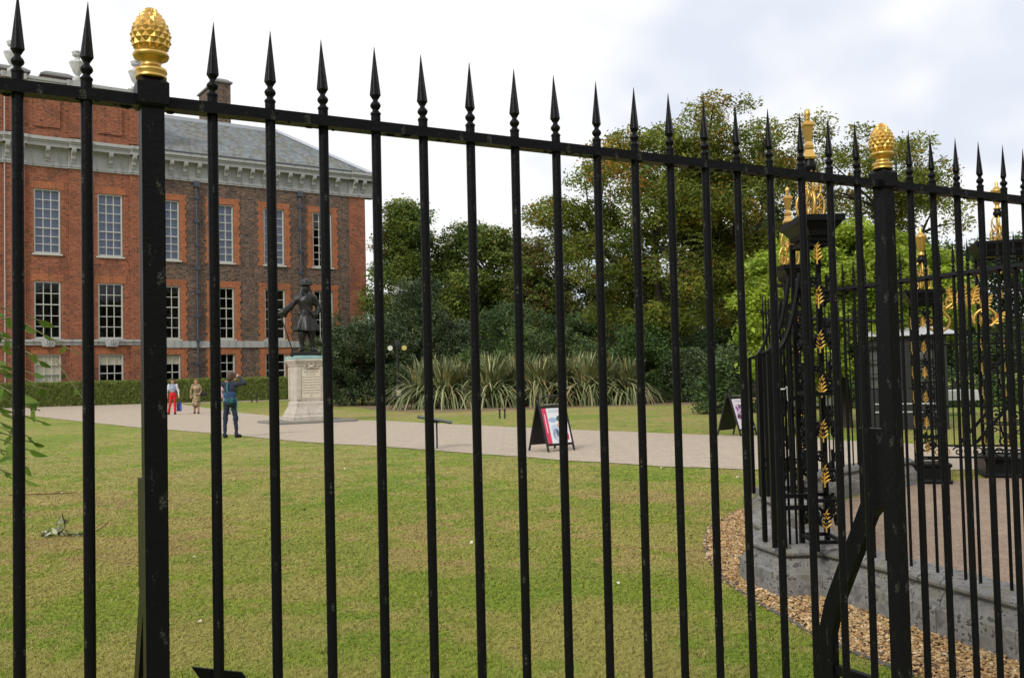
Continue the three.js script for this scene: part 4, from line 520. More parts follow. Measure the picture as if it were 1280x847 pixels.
// sword-leaved clumps
{
  const bladeG = []; for (let v = 0; v < 4; v++) { const n = 7, pos = [], w = 0.043, bend = [0.12, 0.35, 0.7, 1.15][v], pt = []; for (let i = 0; i <= n; i++) { const t = i / n, a = bend * t * t * 1.5; pt.push([Math.sin(a) * t, Math.cos(a * 0.9) * t, w * (i === n ? 0.05 : Math.sin(Math.PI * (0.25 + 0.65 * t)) )]); } for (let i = 0; i < n; i++) { const [x0, y0, w0] = pt[i], [x1, y1, w1] = pt[i + 1]; pos.push(x0, y0, -w0, x0, y0, w0, x1, y1, w1, x0, y0, -w0, x1, y1, w1, x1, y1, -w1); } const g = new THREE.BufferGeometry(); g.setAttribute('position', new THREE.Float32BufferAttribute(pos, 3)); g.computeVertexNormals(); bladeG.push(clean(g)); }
  const mBlade = new THREE.MeshPhysicalMaterial({ vertexColors: true, roughness: 0.5, side: THREE.DoubleSide, specularIntensity: 0.6 });
  const r = rng(61);
  const spots = [[-4.5, 45.6, 1.05], [-3.3, 45.2, 1.12], [-2.2, 46, 1.05], [-1.0, 45.4, 1.12], [0.2, 46, 1.1], [1.3, 45.4, 1.12], [2.4, 46, 1.1], [3.5, 45.5, 1.12], [4.6, 46, 1.1], [5.6, 45.6, 1.0], [-3.9, 47.2, 1.15], [-2.7, 47.4, 1.1], [-1.6, 47.2, 1.15], [-0.4, 47.4, 1.12], [0.8, 47.2, 1.15], [1.9, 47.4, 1.1], [3.0, 47.2, 1.15], [4.1, 47.4, 1.1], [5.2, 47.3, 1.08], [12.6, 60, 1.1, 0], [14.4, 62, 1.0, 0]];
  const lab = ['arching sword-leaved clump at the foot of the floodlights', 'grey green sword-leaved clump in the long row before the shrubs', 'striped sword-leaved clump beyond the bare earth path'];
  spots.forEach(([x, z, s], i) => {
    const geos = []; const nB = 240 + Math.floor(r() * 90), lean = (r() - 0.5) * 0.3, la = r() * 6.28; for (let k = 0; k < nB; k++) { const v = Math.min(3, Math.floor(Math.pow(r(), 1.3) * 4)), g = bladeG[v].clone(); const L = (1.45 + r() * 1.1) * s, wd = 0.75 + 0.6 * r(); g.scale(L, L, wd); g.rotateZ(-(r() * 0.32 + (v > 1 ? 0.18 : 0))); g.rotateY(r() * 6.283); const a = r() * 6.283, q = r() * 0.32; g.translate(Math.cos(a) * q, 0, Math.sin(a) * q); { const pp = g.attributes.position; for (let m = 0; m < pp.count; m++) { const yy = pp.getY(m); pp.setX(m, pp.getX(m) + Math.cos(la) * lean * yy); pp.setZ(m, pp.getZ(m) + Math.sin(la) * lean * yy); } } const t = r(); const c = t < 0.36 ? [0.125, 0.16, 0.065] : t < 0.76 ? [0.225, 0.25, 0.11] : t < 0.9 ? [0.36, 0.35, 0.18] : [0.28, 0.2, 0.085]; const kk = 0.8 + 0.4 * r(), n = g.attributes.position.count, cc = new Float32Array(n * 3); for (let q2 = 0; q2 < n; q2++) { cc[q2 * 3] = c[0] * kk; cc[q2 * 3 + 1] = c[1] * kk; cc[q2 * 3 + 2] = c[2] * kk; } g.setAttribute('color', new THREE.BufferAttribute(cc, 3)); geos.push(g); }
    const o = thing('flax_clump', i === 0 ? lab[0] : i < 19 ? lab[1] : lab[2], 'plant', V(x, 0, z), 0, i === 0 ? undefined : i < 19 ? 'row of sword-leaved clumps' : 'sword-leaved clumps beyond the path'); const bl = part('blades', merge(geos), mBlade, o); bl.userData.kind = 'stuff';
    if (i % 3 === 1 || i === 4) part('flower_stem', tube([[0, 0, 0], [0.1, 1.6, 0], [0.25, 2.75 * s, 0.1]], 0.02, 10, 5), mBark, o); shadow(o);
  });
}
// near turf: blades of grass, coloured like the lawn sheet
{
  const tuft = (() => { const r = rng(8), pos = []; for (let i = 0; i < 6; i++) { const a = r() * 6.28, h = 0.006 + r() * 0.009, w = 0.0015, x = (r() - 0.5) * 0.026, z = (r() - 0.5) * 0.026, lx = Math.cos(a) * h * (0.7 + 1.4 * r()), lz = Math.sin(a) * h * (0.7 + 1.4 * r()); const px = -Math.sin(a) * w, pz = Math.cos(a) * w; pos.push(x - px, 0, z - pz, x + px, 0, z + pz, x + lx, h, z + lz); } const g = new THREE.BufferGeometry(); g.setAttribute('position', new THREE.Float32BufferAttribute(pos, 3)); g.computeVertexNormals(); return g; })();
  const r = rng(88), list = []; let tries = 0; while (list.length < 400000 && tries++ < 1200000) { const z = 4.4 - Math.log(1 - r() * 0.995) * 4.4; const x = (r() * 2 - 1) * (z * 0.56 + 0.6); if (x > 1.5 && z < 14.6 && (inside(CHIP, x, z) || inside(COURT, x, z) || x > 0.55 * z + 5)) continue; if (inside(PATH, x, z)) continue; const c = turf(x, z), k = 1.0 + 0.5 * r(); const d = r() < 0.06 ? STRAW : c; const s = 0.8 + 0.6 * r() + (z - 4.4) * 0.03; list.push({ p: [x, 0, -z], r: [0, r() * 6.28, 0], s: [s, s * (0.75 + 0.5 * r()), s], c: [d[0] * k, d[1] * k, d[2] * k] }); }
  const g = instances('grass', tuft, new THREE.MeshStandardMaterial({ color: 0xffffff, roughness: 0.9, side: THREE.DoubleSide }), scene, list); tag(g, 'short mown lawn grass with straw coloured patches', 'grass', null, 'stuff');
}
// bark chips of the bed
{
  const chip = clean(new THREE.BoxGeometry(0.021, 0.005, 0.010)); const r = rng(14), list = []; const C = [[0.44, 0.29, 0.13], [0.54, 0.38, 0.19], [0.34, 0.19, 0.08], [0.62, 0.48, 0.3], [0.14, 0.08, 0.045], [0.42, 0.25, 0.1], [0.5, 0.34, 0.15]]; let n = 0; while (list.length < 30000 && n++ < 600000) { const z = 3.9 + r() * 6.8, x = 1.4 + r() * 1.8; if (!inside(CHIP, x + (r() - 0.5) * 0.09, z + (r() - 0.5) * 0.09)) continue; const c = C[Math.floor(r() * C.length)], k = 0.7 + 0.6 * r(), s = 0.55 + r() * 0.9; list.push({ p: [x, 0.008 + r() * 0.02, -z], r: [(r() - 0.5) * 0.9, r() * 6.28, (r() - 0.5) * 0.9], s, c: [c[0] * k, c[1] * k, c[2] * k] }); }
  const g = instances('bark_chips', chip, mat(1, 1, 1, 0.9), scene, list); tag(g, 'tan and brown bark chips mulching the bed along the plinth', 'mulch', null, 'stuff');
}

// ---------------------------------------------------------------- figures: smooth union of tapered limbs, meshed on a grid
const v3 = a => new THREE.Vector3(...a);
function capD(p, a, b, ra, rb) { const bax = b[0] - a[0], bay = b[1] - a[1], baz = b[2] - a[2], pax = p[0] - a[0], pay = p[1] - a[1], paz = p[2] - a[2]; const t = clamp((pax * bax + pay * bay + paz * baz) / (bax * bax + bay * bay + baz * baz || 1e-9)); return Math.hypot(pax - bax * t, pay - bay * t, paz - baz * t) - (ra + (rb - ra) * t); }
function ellD(p, c, r) { const x = (p[0] - c[0]) / r[0], y = (p[1] - c[1]) / r[1], z = (p[2] - c[2]) / r[2]; const k = Math.hypot(x, y, z); return (k - 1) * Math.min(r[0], r[1], r[2]) * (k > 1 ? 1 : 1); }
// bone: {a,b,ra,rb,c} or {e,r,c}; returns a geometry with vertex colours
function sdfMesh(bones, cell, k, disp) {
  const lo = [1e9, 1e9, 1e9], hi = [-1e9, -1e9, -1e9]; for (const b of bones) for (let i = 0; i < 3; i++) { if (b.e) { lo[i] = Math.min(lo[i], b.e[i] - b.r[i]); hi[i] = Math.max(hi[i], b.e[i] + b.r[i]); } else { lo[i] = Math.min(lo[i], b.a[i] - b.ra, b.b[i] - b.rb); hi[i] = Math.max(hi[i], b.a[i] + b.ra, b.b[i] + b.rb); } }
  for (let i = 0; i < 3; i++) { lo[i] -= 3 * cell; hi[i] += 3 * cell; } const N = lo.map((l, i) => Math.ceil((hi[i] - l) / cell) + 1), [nx, ny, nz] = N;
  const D = (b, p) => b.e ? ellD(p, b.e, b.r) : capD(p, b.a, b.b, b.ra, b.rb);
  const F = p => { let d = 1e9; for (const b of bones) { const q = D(b, p); if (q > d + k && d < 1e8) continue; const kk = b.k ?? k, h = Math.max(kk - Math.abs(d - q), 0) / kk; d = Math.min(d, q) - h * h * kk * 0.25; } return d + (disp ? disp(p) : 0); };
  const f = new Float32Array(nx * ny * nz); let q = 0; for (let z = 0; z < nz; z++) for (let y = 0; y < ny; y++) for (let x = 0; x < nx; x++) f[q++] = F([lo[0] + x * cell, lo[1] + y * cell, lo[2] + z * cell]);
  const id = new Int32Array(nx * ny * nz).fill(-1), pos = [], col = [], idx = []; const I = (x, y, z) => (z * ny + y) * nx + x; const E = [[0, 1], [0, 2], [0, 4], [1, 3], [1, 5], [2, 3], [2, 6], [3, 7], [4, 5], [4, 6], [5, 7], [6, 7]];
  for (let z = 0; z < nz - 1; z++) for (let y = 0; y < ny - 1; y++) for (let x = 0; x < nx - 1; x++) {
    const c = []; let s = 0; for (let i = 0; i < 8; i++) { c[i] = f[I(x + (i & 1), y + ((i >> 1) & 1), z + (i >> 2))]; if (c[i] < 0) s++; } if (!s || s === 8) continue;
    let n = 0, ax = 0, ay = 0, az = 0; for (const [a, b] of E) if ((c[a] < 0) !== (c[b] < 0)) { const t = c[a] / (c[a] - c[b]); ax += mix(a & 1, b & 1, t); ay += mix((a >> 1) & 1, (b >> 1) & 1, t); az += mix(a >> 2, b >> 2, t); n++; }
    const p = [lo[0] + (x + ax / n) * cell, lo[1] + (y + ay / n) * cell, lo[2] + (z + az / n) * cell]; id[I(x, y, z)] = pos.length / 3; pos.push(...p); let best = 1e9, bc = [1, 1, 1]; for (const b of bones) { const d = D(b, p) + (b.pri || 0); if (d < best) { best = d; bc = b.c; } } if (typeof bc === 'function') bc = bc(p); const wv = 0.84 + 0.32 * vnoise(p[0] * 40 + p[2] * 17, p[1] * 34, 6); col.push(bc[0] * wv, bc[1] * wv, bc[2] * wv);
  }
  for (let z = 1; z < nz - 1; z++) for (let y = 1; y < ny - 1; y++) for (let x = 1; x < nx - 1; x++) {
    const a = f[I(x, y, z)] < 0; const quad = (p, q2, r2, s2, flip) => { if (p < 0 || q2 < 0 || r2 < 0 || s2 < 0) return; flip ? idx.push(p, q2, r2, p, r2, s2) : idx.push(p, r2, q2, p, s2, r2); };
    if (a !== f[I(x + 1, y, z)] < 0) quad(id[I(x, y - 1, z - 1)], id[I(x, y, z - 1)], id[I(x, y, z)], id[I(x, y - 1, z)], a);
    if (a !== f[I(x, y + 1, z)] < 0) quad(id[I(x - 1, y, z - 1)], id[I(x - 1, y, z)], id[I(x, y, z)], id[I(x, y, z - 1)], a);
    if (a !== f[I(x, y, z + 1)] < 0) quad(id[I(x - 1, y - 1, z)], id[I(x, y - 1, z)], id[I(x, y, z)], id[I(x - 1, y, z)], a);
  }
  const g = new THREE.BufferGeometry(); g.setAttribute('position', new THREE.Float32BufferAttribute(pos, 3)); g.setAttribute('color', new THREE.Float32BufferAttribute(col, 3)); g.setIndex(idx); g.computeVertexNormals(); return clean(g);
}
const C = (a, b, ra, rb, c, o = {}) => ({ a, b, ra, rb, c, ...o }), EL = (e, r, c, o = {}) => ({ e, r, c, ...o });
// five-fingered hand: wrist w, direction d (unit), palm normal n
function handGeo(w, d, n, s, skin, curl) {
  const D = v3(d).normalize(), Nn = v3(n).normalize(), S = new THREE.Vector3().crossVectors(D, Nn).normalize(); const P = (a, b, c) => v3(w).addScaledVector(D, a * s).addScaledVector(S, b * s).addScaledVector(Nn, c * s).toArray(); const B = [C(P(-0.02, 0, 0), P(0.03, 0, 0), 0.026 * s, 0.03 * s, skin), C(P(0.03, -0.025, 0), P(0.085, -0.027, 0), 0.016 * s, 0.014 * s, skin), C(P(0.03, 0.02, 0), P(0.085, 0.022, 0), 0.016 * s, 0.014 * s, skin), C(P(0.04, 0, 0), P(0.09, 0, 0), 0.016 * s, 0.013 * s, skin)];
  [[-0.031, 0.06], [-0.011, 0.07], [0.01, 0.065], [0.03, 0.05]].forEach(([o, l]) => { const k1 = P(0.09, o, 0), k2 = P(0.09 + l * 0.5, o, l * 0.3 * curl), k3 = P(0.09 + l * (1 - 0.35 * curl), o, l * 0.8 * curl); B.push(C(k1, k2, 0.0095 * s, 0.0085 * s, skin, { k: 0.004 }), C(k2, k3, 0.0085 * s, 0.0075 * s, skin, { k: 0.004 })); });
  B.push(C(P(0.025, -0.03, 0), P(0.055, -0.055, 0.012), 0.012 * s, 0.01 * s, skin), C(P(0.055, -0.055, 0.012), P(0.09, -0.058, 0.02), 0.01 * s, 0.008 * s, skin, { k: 0.004 })); return sdfMesh(B, 0.0042 * s, 0.012);
}
function headGeo(c, f, s, skin, hair, long) { // c head centre, f facing (unit, horizontal); eyes, nose, mouth and ears as real relief
  const F = v3(f).normalize(), R = new THREE.Vector3(0, 1, 0).cross(F).normalize(); const P = (a, b, d) => v3(c).addScaledVector(F, a * s).addScaledVector(R, b * s).add(new THREE.Vector3(0, d * s, 0)).toArray(); const lip = [0.3, 0.09, 0.07], eye = [0.03, 0.025, 0.02];
  const B = [C(P(-0.012, 0, 0.03), P(0.0, 0, 0.0), 0.083 * s, 0.078 * s, skin), C(P(0.02, 0, -0.02), P(0.035, 0, -0.08), 0.062 * s, 0.034 * s, skin), C(P(0.088, 0, 0.012), P(0.1, 0, -0.022), 0.009 * s, 0.014 * s, skin, { k: 0.012 }), C(P(0.078, -0.022, -0.055), P(0.078, 0.022, -0.055), 0.006 * s, 0.006 * s, lip, { k: 0.006 }), C(P(-0.005, -0.08, 0.01), P(-0.008, -0.083, -0.025), 0.014 * s, 0.009 * s, skin), C(P(-0.005, 0.08, 0.01), P(-0.008, 0.083, -0.025), 0.014 * s, 0.009 * s, skin), EL(P(0.076, -0.031, 0.012), [0.011 * s, 0.008 * s, 0.011 * s], eye, { k: 0.004, pri: -0.004 }), EL(P(0.076, 0.031, 0.012), [0.011 * s, 0.008 * s, 0.011 * s], eye, { k: 0.004, pri: -0.004 })];
  const H = [C(P(-0.03, 0, 0.05), P(-0.04, 0, -0.02), 0.09 * s, 0.082 * s, hair), C(P(0.025, -0.03, 0.085), P(0.03, 0.03, 0.085), 0.036 * s, 0.036 * s, hair), C(P(-0.01, -0.075, 0.02), P(-0.035, -0.075, -0.05 - long), 0.028 * s, 0.024 * s, hair), C(P(-0.01, 0.075, 0.02), P(-0.035, 0.075, -0.05 - long), 0.028 * s, 0.024 * s, hair), C(P(-0.06, 0, -0.02), P(-0.07, 0, -0.07 - long), 0.06 * s, 0.04 * s, hair)];
  return { head: sdfMesh(B, 0.0055 * s, 0.02), hair: sdfMesh(H, 0.0065 * s, 0.025) };
}
const mCloth = new THREE.MeshStandardMaterial({ vertexColors: true, roughness: 0.85 }), mHair = new THREE.MeshStandardMaterial({ vertexColors: true, roughness: 0.6 });
/* person: local x right, z to the viewer, feet at y = 0 */
function person(label, X, Z, turn, p) {
  const g = thing('person', label, 'person', V(X, 0, Z), turn); const s = p.h / 1.7; const S = a => a.map(v => v * s); const sk = p.skin; const B = []; const add = (a, b, ra, rb, c, o) => B.push(C(S(a), S(b), ra * s, rb * s, c, o));
  const J = p.j; const up = p.top, lo = p.low;
  add(J.pelvis, J.waist, 0.125, 0.11, p.dress || lo); B.push(EL(S(J.pelvis), S([0.165, 0.11, 0.115]), p.dress || lo)); add(J.waist, J.chest, 0.108, 0.125, up); B.push(EL(S(J.chest), S([0.17, 0.16, 0.11]), up)); add(J.shL, J.shR, 0.062, 0.062, up); add(J.chest, J.neck, 0.075, 0.056, up); add(J.neck, J.head, 0.05, 0.05, sk);
  for (const q of ['L', 'R']) { add(J['sh' + q], J['el' + q], 0.056, 0.043, up); add(J['el' + q], J['wr' + q], 0.043, 0.03, p.sleeve || up); add(J['hip' + q], J['kn' + q], 0.086, 0.06, p.dress || lo); add(J['kn' + q], J['an' + q], 0.058, 0.042 * (p.flare || 1), p.leg || lo); add(J['an' + q], J['toe' + q], 0.042, 0.034, p.shoe); add([J['an' + q][0], 0.03, J['an' + q][2]], J['toe' + q], 0.03, 0.03, p.shoe); }
  if (p.skirt) { const [y, r] = p.skirt; add(J.pelvis, [J.pelvis[0], y, J.pelvis[2]], 0.14, r, p.dress); }
  const fold = q => 0.009 * Math.sin(q[1] * 38 + q[0] * 23) * Math.sin(q[2] * 31 + q[1] * 17 + q[0] * 9); const parts = [sdfMesh(B, 0.0125 * s, 0.045 * s, fold)]; const hd = headGeo(S(J.head), p.face, s * 1.06, sk, p.hair, p.long || 0); parts.push(hd.head);
  for (const q of ['L', 'R']) { const w = S(J['wr' + q]), e = S(J['el' + q]); const d = p['hd' + q] || v3(w).sub(v3(e)).toArray(); parts.push(handGeo(w, d, p['hn' + q] || [0, 0, -1], s * 0.95, sk, p.curl ?? 0.6)); }
  part('body', merge(parts), mCloth, g); part('hair', hd.hair, mHair, g); return g;
}
const SKIN = [0.46, 0.26, 0.17];
const stand = { pelvis: [0, 0.95, 0], waist: [0, 1.08, 0], chest: [0, 1.26, 0], neck: [0, 1.46, 0], head: [0, 1.59, 0.01], shL: [-0.17, 1.4, 0], shR: [0.17, 1.4, 0] };
// photographer seen from behind, right elbow raised
const pAz = Math.atan2(-7.74, 26.1);
const photog = person('man in dark jacket and blue jeans, raising a camera to his eye', -7.86, 26.1, -0.1, { h: 1.79, skin: SKIN, top: [0.018, 0.025, 0.045], low: [0.016, 0.024, 0.048], shoe: [0.012, 0.012, 0.014], hair: [0.07, 0.035, 0.02], face: [0.25, 0, -1], j: { ...stand, head: [0.03, 1.6, -0.04], hipL: [-0.09, 0.9, 0], hipR: [0.09, 0.9, 0], knL: [-0.135, 0.5, 0], knR: [0.14, 0.5, -0.01], anL: [-0.15, 0.08, 0.02], anR: [0.165, 0.08, 0], toeL: [-0.18, 0.035, -0.14], toeR: [0.2, 0.035, -0.15], elL: [-0.2, 1.25, -0.24], wrL: [-0.03, 1.5, -0.33], elR: [0.36, 1.42, -0.1], wrR: [0.14, 1.61, -0.27] }, hdL: [0.3, 1, 0], hdR: [-1, 0.2, -0.3], hnL: [0.3, 0, -1], hnR: [0, 0, -1], curl: 0.9 });
const CAMOFF = [0.06, 1.69, -0.36];
{ const c = thing('camera', 'small dark camera held up by the man in the dark jacket', 'camera', V(-7.86, 0, 26.1), -0.1); const G = [bx(-0.065, 0.065, -0.04, 0.045, -0.03, 0.03), bx(-0.025, 0.03, 0.045, 0.068, -0.025, 0.02), new THREE.CylinderGeometry(0.035, 0.032, 0.08, 14).rotateX(Math.PI / 2).translate(0, 0, -0.07)]; part('camera_body', merge(G).translate(0.05, 1.70, -0.34), mat(0.015, 0.015, 0.016, 0.4), c); shadow(c); }
{ const b = thing('backpack', 'teal and blue backpack worn low by the man in the dark jacket', 'backpack', V(-7.86, 0, 26.1), -0.1); part('sack', sdfMesh([EL([0.07, 1.12, 0.19], [0.15, 0.16, 0.09], [0.01, 0.04, 0.1]), EL([0.1, 1.02, 0.22], [0.14, 0.11, 0.09], [0.01, 0.06, 0.08]), C([-0.06, 1.2, 0.16], [0.18, 1.2, 0.16], 0.055, 0.055, [0.012, 0.05, 0.13])], 0.012, 0.05), mCloth, b); part('flap', sdfMesh([C([-0.09, 1.22, 0.23], [0.2, 1.06, 0.28], 0.022, 0.02, [0.02, 0.12, 0.16]), C([-0.03, 1.06, 0.28], [0.2, 1.0, 0.3], 0.018, 0.016, [0.02, 0.16, 0.17])], 0.008, 0.01), mCloth, b); part('strap', merge([tube([[-0.03, 1.52, 0.09], [-0.02, 1.42, 0.15], [0.0, 1.25, 0.17]], 0.028, 12, 6).scale(1, 1, 1), tube([[0.24, 1.12, 0.2], [0.28, 0.98, 0.2], [0.27, 0.8, 0.2], [0.26, 0.72, 0.2]], 0.013, 10, 5)]), mat(0.03, 0.14, 0.2, 0.8), b); shadow(b); }
// woman in red trousers, walking towards the railing
person('woman in white top, grey vest and bright red trousers walking along the gravel', -16.4, 45.3, 0.25, { h: 1.7, skin: SKIN, top: q => Math.abs(q[0]) < 0.15 && q[1] > 1.0 ? [0.28, 0.32, 0.42] : [0.62, 0.62, 0.7], sleeve: [0.62, 0.62, 0.7], low: [0.55, 0.012, 0.018], shoe: [0.02, 0.015, 0.015], hair: [0.035, 0.018, 0.014], long: 0.02, flare: 1.25, face: [0.1, 0, 1], j: { ...stand, hipL: [-0.085, 0.9, 0], hipR: [0.085, 0.9, 0], knL: [-0.12, 0.5, 0.06], knR: [0.1, 0.5, 0.02], anL: [-0.2, 0.09, -0.12], anR: [0.11, 0.08, 0.12], toeL: [-0.21, 0.035, 0.0], toeR: [0.11, 0.035, 0.26], elL: [-0.26, 1.14, 0.02], wrL: [-0.25, 0.9, 0.06], elR: [0.25, 1.14, -0.02], wrR: [0.28, 0.9, 0.04] } });
{ const b = thing('carrier_bag', 'navy blue carrier bag held by the woman in red trousers', 'bag', V(-16.4, 0, 45.3), 0.25); part('bag', rings([[0.18, -0.06], [0.4, -0.06], [0.4, 0.1], [0.18, 0.1]], [[0.02, 0.16], [0, 0.18], [0.005, 0.55], [0.03, 0.62]]), mat(0.012, 0.016, 0.06, 0.5), b); part('side_panel', rings([[0.33, 0.1], [0.4, 0.1], [0.4, 0.106], [0.33, 0.106]], [[0, 0.2], [0, 0.52]]), mat(0.06, 0.1, 0.5, 0.5), b); part('handle', tube([[0.22, 0.6, 0.02], [0.27, 0.78, 0.04], [0.3, 0.8, 0.04], [0.36, 0.6, 0.02]], 0.01, 14, 5), mat(0.01, 0.012, 0.04, 0.6), b); shadow(b); }
const pattern = q => { const n = vnoise(q[0] * 26 + 9, q[1] * 26, 3) * 0.6 + vnoise(q[2] * 26, q[1] * 30, 5) * 0.4; return n > 0.58 ? [0.42, 0.33, 0.2] : n > 0.42 ? [0.27, 0.2, 0.11] : [0.12, 0.08, 0.05]; };
person('woman in a patterned brown knee-length dress walking along the gravel', -15.3, 45.4, 0.2, { h: 1.66, skin: SKIN, top: pattern, low: SKIN, dress: pattern, leg: [0.36, 0.19, 0.12], shoe: [0.05, 0.03, 0.02], hair: [0.22, 0.1, 0.04], long: 0.09, skirt: [0.5, 0.2], face: [0.4, 0, 1], j: { ...stand, hipL: [-0.085, 0.9, 0], hipR: [0.085, 0.9, 0], knL: [-0.08, 0.5, 0.03], knR: [0.1, 0.5, 0.05], anL: [-0.1, 0.09, -0.1], anR: [0.11, 0.08, 0.12], toeL: [-0.1, 0.035, 0.02], toeR: [0.12, 0.035, 0.26], elL: [-0.25, 1.14, -0.02], wrL: [-0.24, 0.9, 0.06], elR: [0.25, 1.14, -0.02], wrR: [0.2, 1.03, 0.2] } });
{ const b = thing('handbag', 'black handbag hanging from the arm of the woman in the patterned dress', 'bag', V(-15.3, 0, 45.4), 0.2); part('bag', sdfMesh([EL([0.36, 0.96, 0.1], [0.15, 0.1, 0.06], [0.012, 0.012, 0.014]), C([0.24, 0.92, 0.1], [0.46, 0.92, 0.1], 0.04, 0.04, [0.012, 0.012, 0.014])], 0.012, 0.04), mCloth, b); part('strap', tube([[0.26, 1.0, 0.1], [0.27, 1.14, 0.06], [0.33, 1.16, 0.04], [0.44, 1.0, 0.1]], 0.01, 14, 5), mat(0.012, 0.012, 0.014, 0.5), b); shadow(b); }
const check = q => (Math.sin(q[1] * 70) > 0.3 || Math.sin(q[0] * 70) > 0.4) ? [0.6, 0.34, 0.42] : [0.62, 0.5, 0.55];
person('person in pink checked shirt and pale jeans, half hidden behind the photographer', -13.42, 44, 0.5, { h: 1.62, skin: SKIN, top: check, low: [0.2, 0.26, 0.42], shoe: [0.03, 0.03, 0.05], hair: [0.05, 0.03, 0.02], long: 0.05, face: [0.3, 0, 1], j: { ...stand, hipL: [-0.085, 0.9, 0], hipR: [0.085, 0.9, 0], knL: [-0.1, 0.5, 0.02], knR: [0.1, 0.5, 0.06], anL: [-0.1, 0.08, -0.06], anR: [0.11, 0.08, 0.08], toeL: [-0.1, 0.035, 0.07], toeR: [0.12, 0.035, 0.22], elL: [-0.25, 1.14, 0], wrL: [-0.22, 0.9, 0.05], elR: [0.25, 1.14, 0], wrR: [0.22, 0.92, 0.08] } });

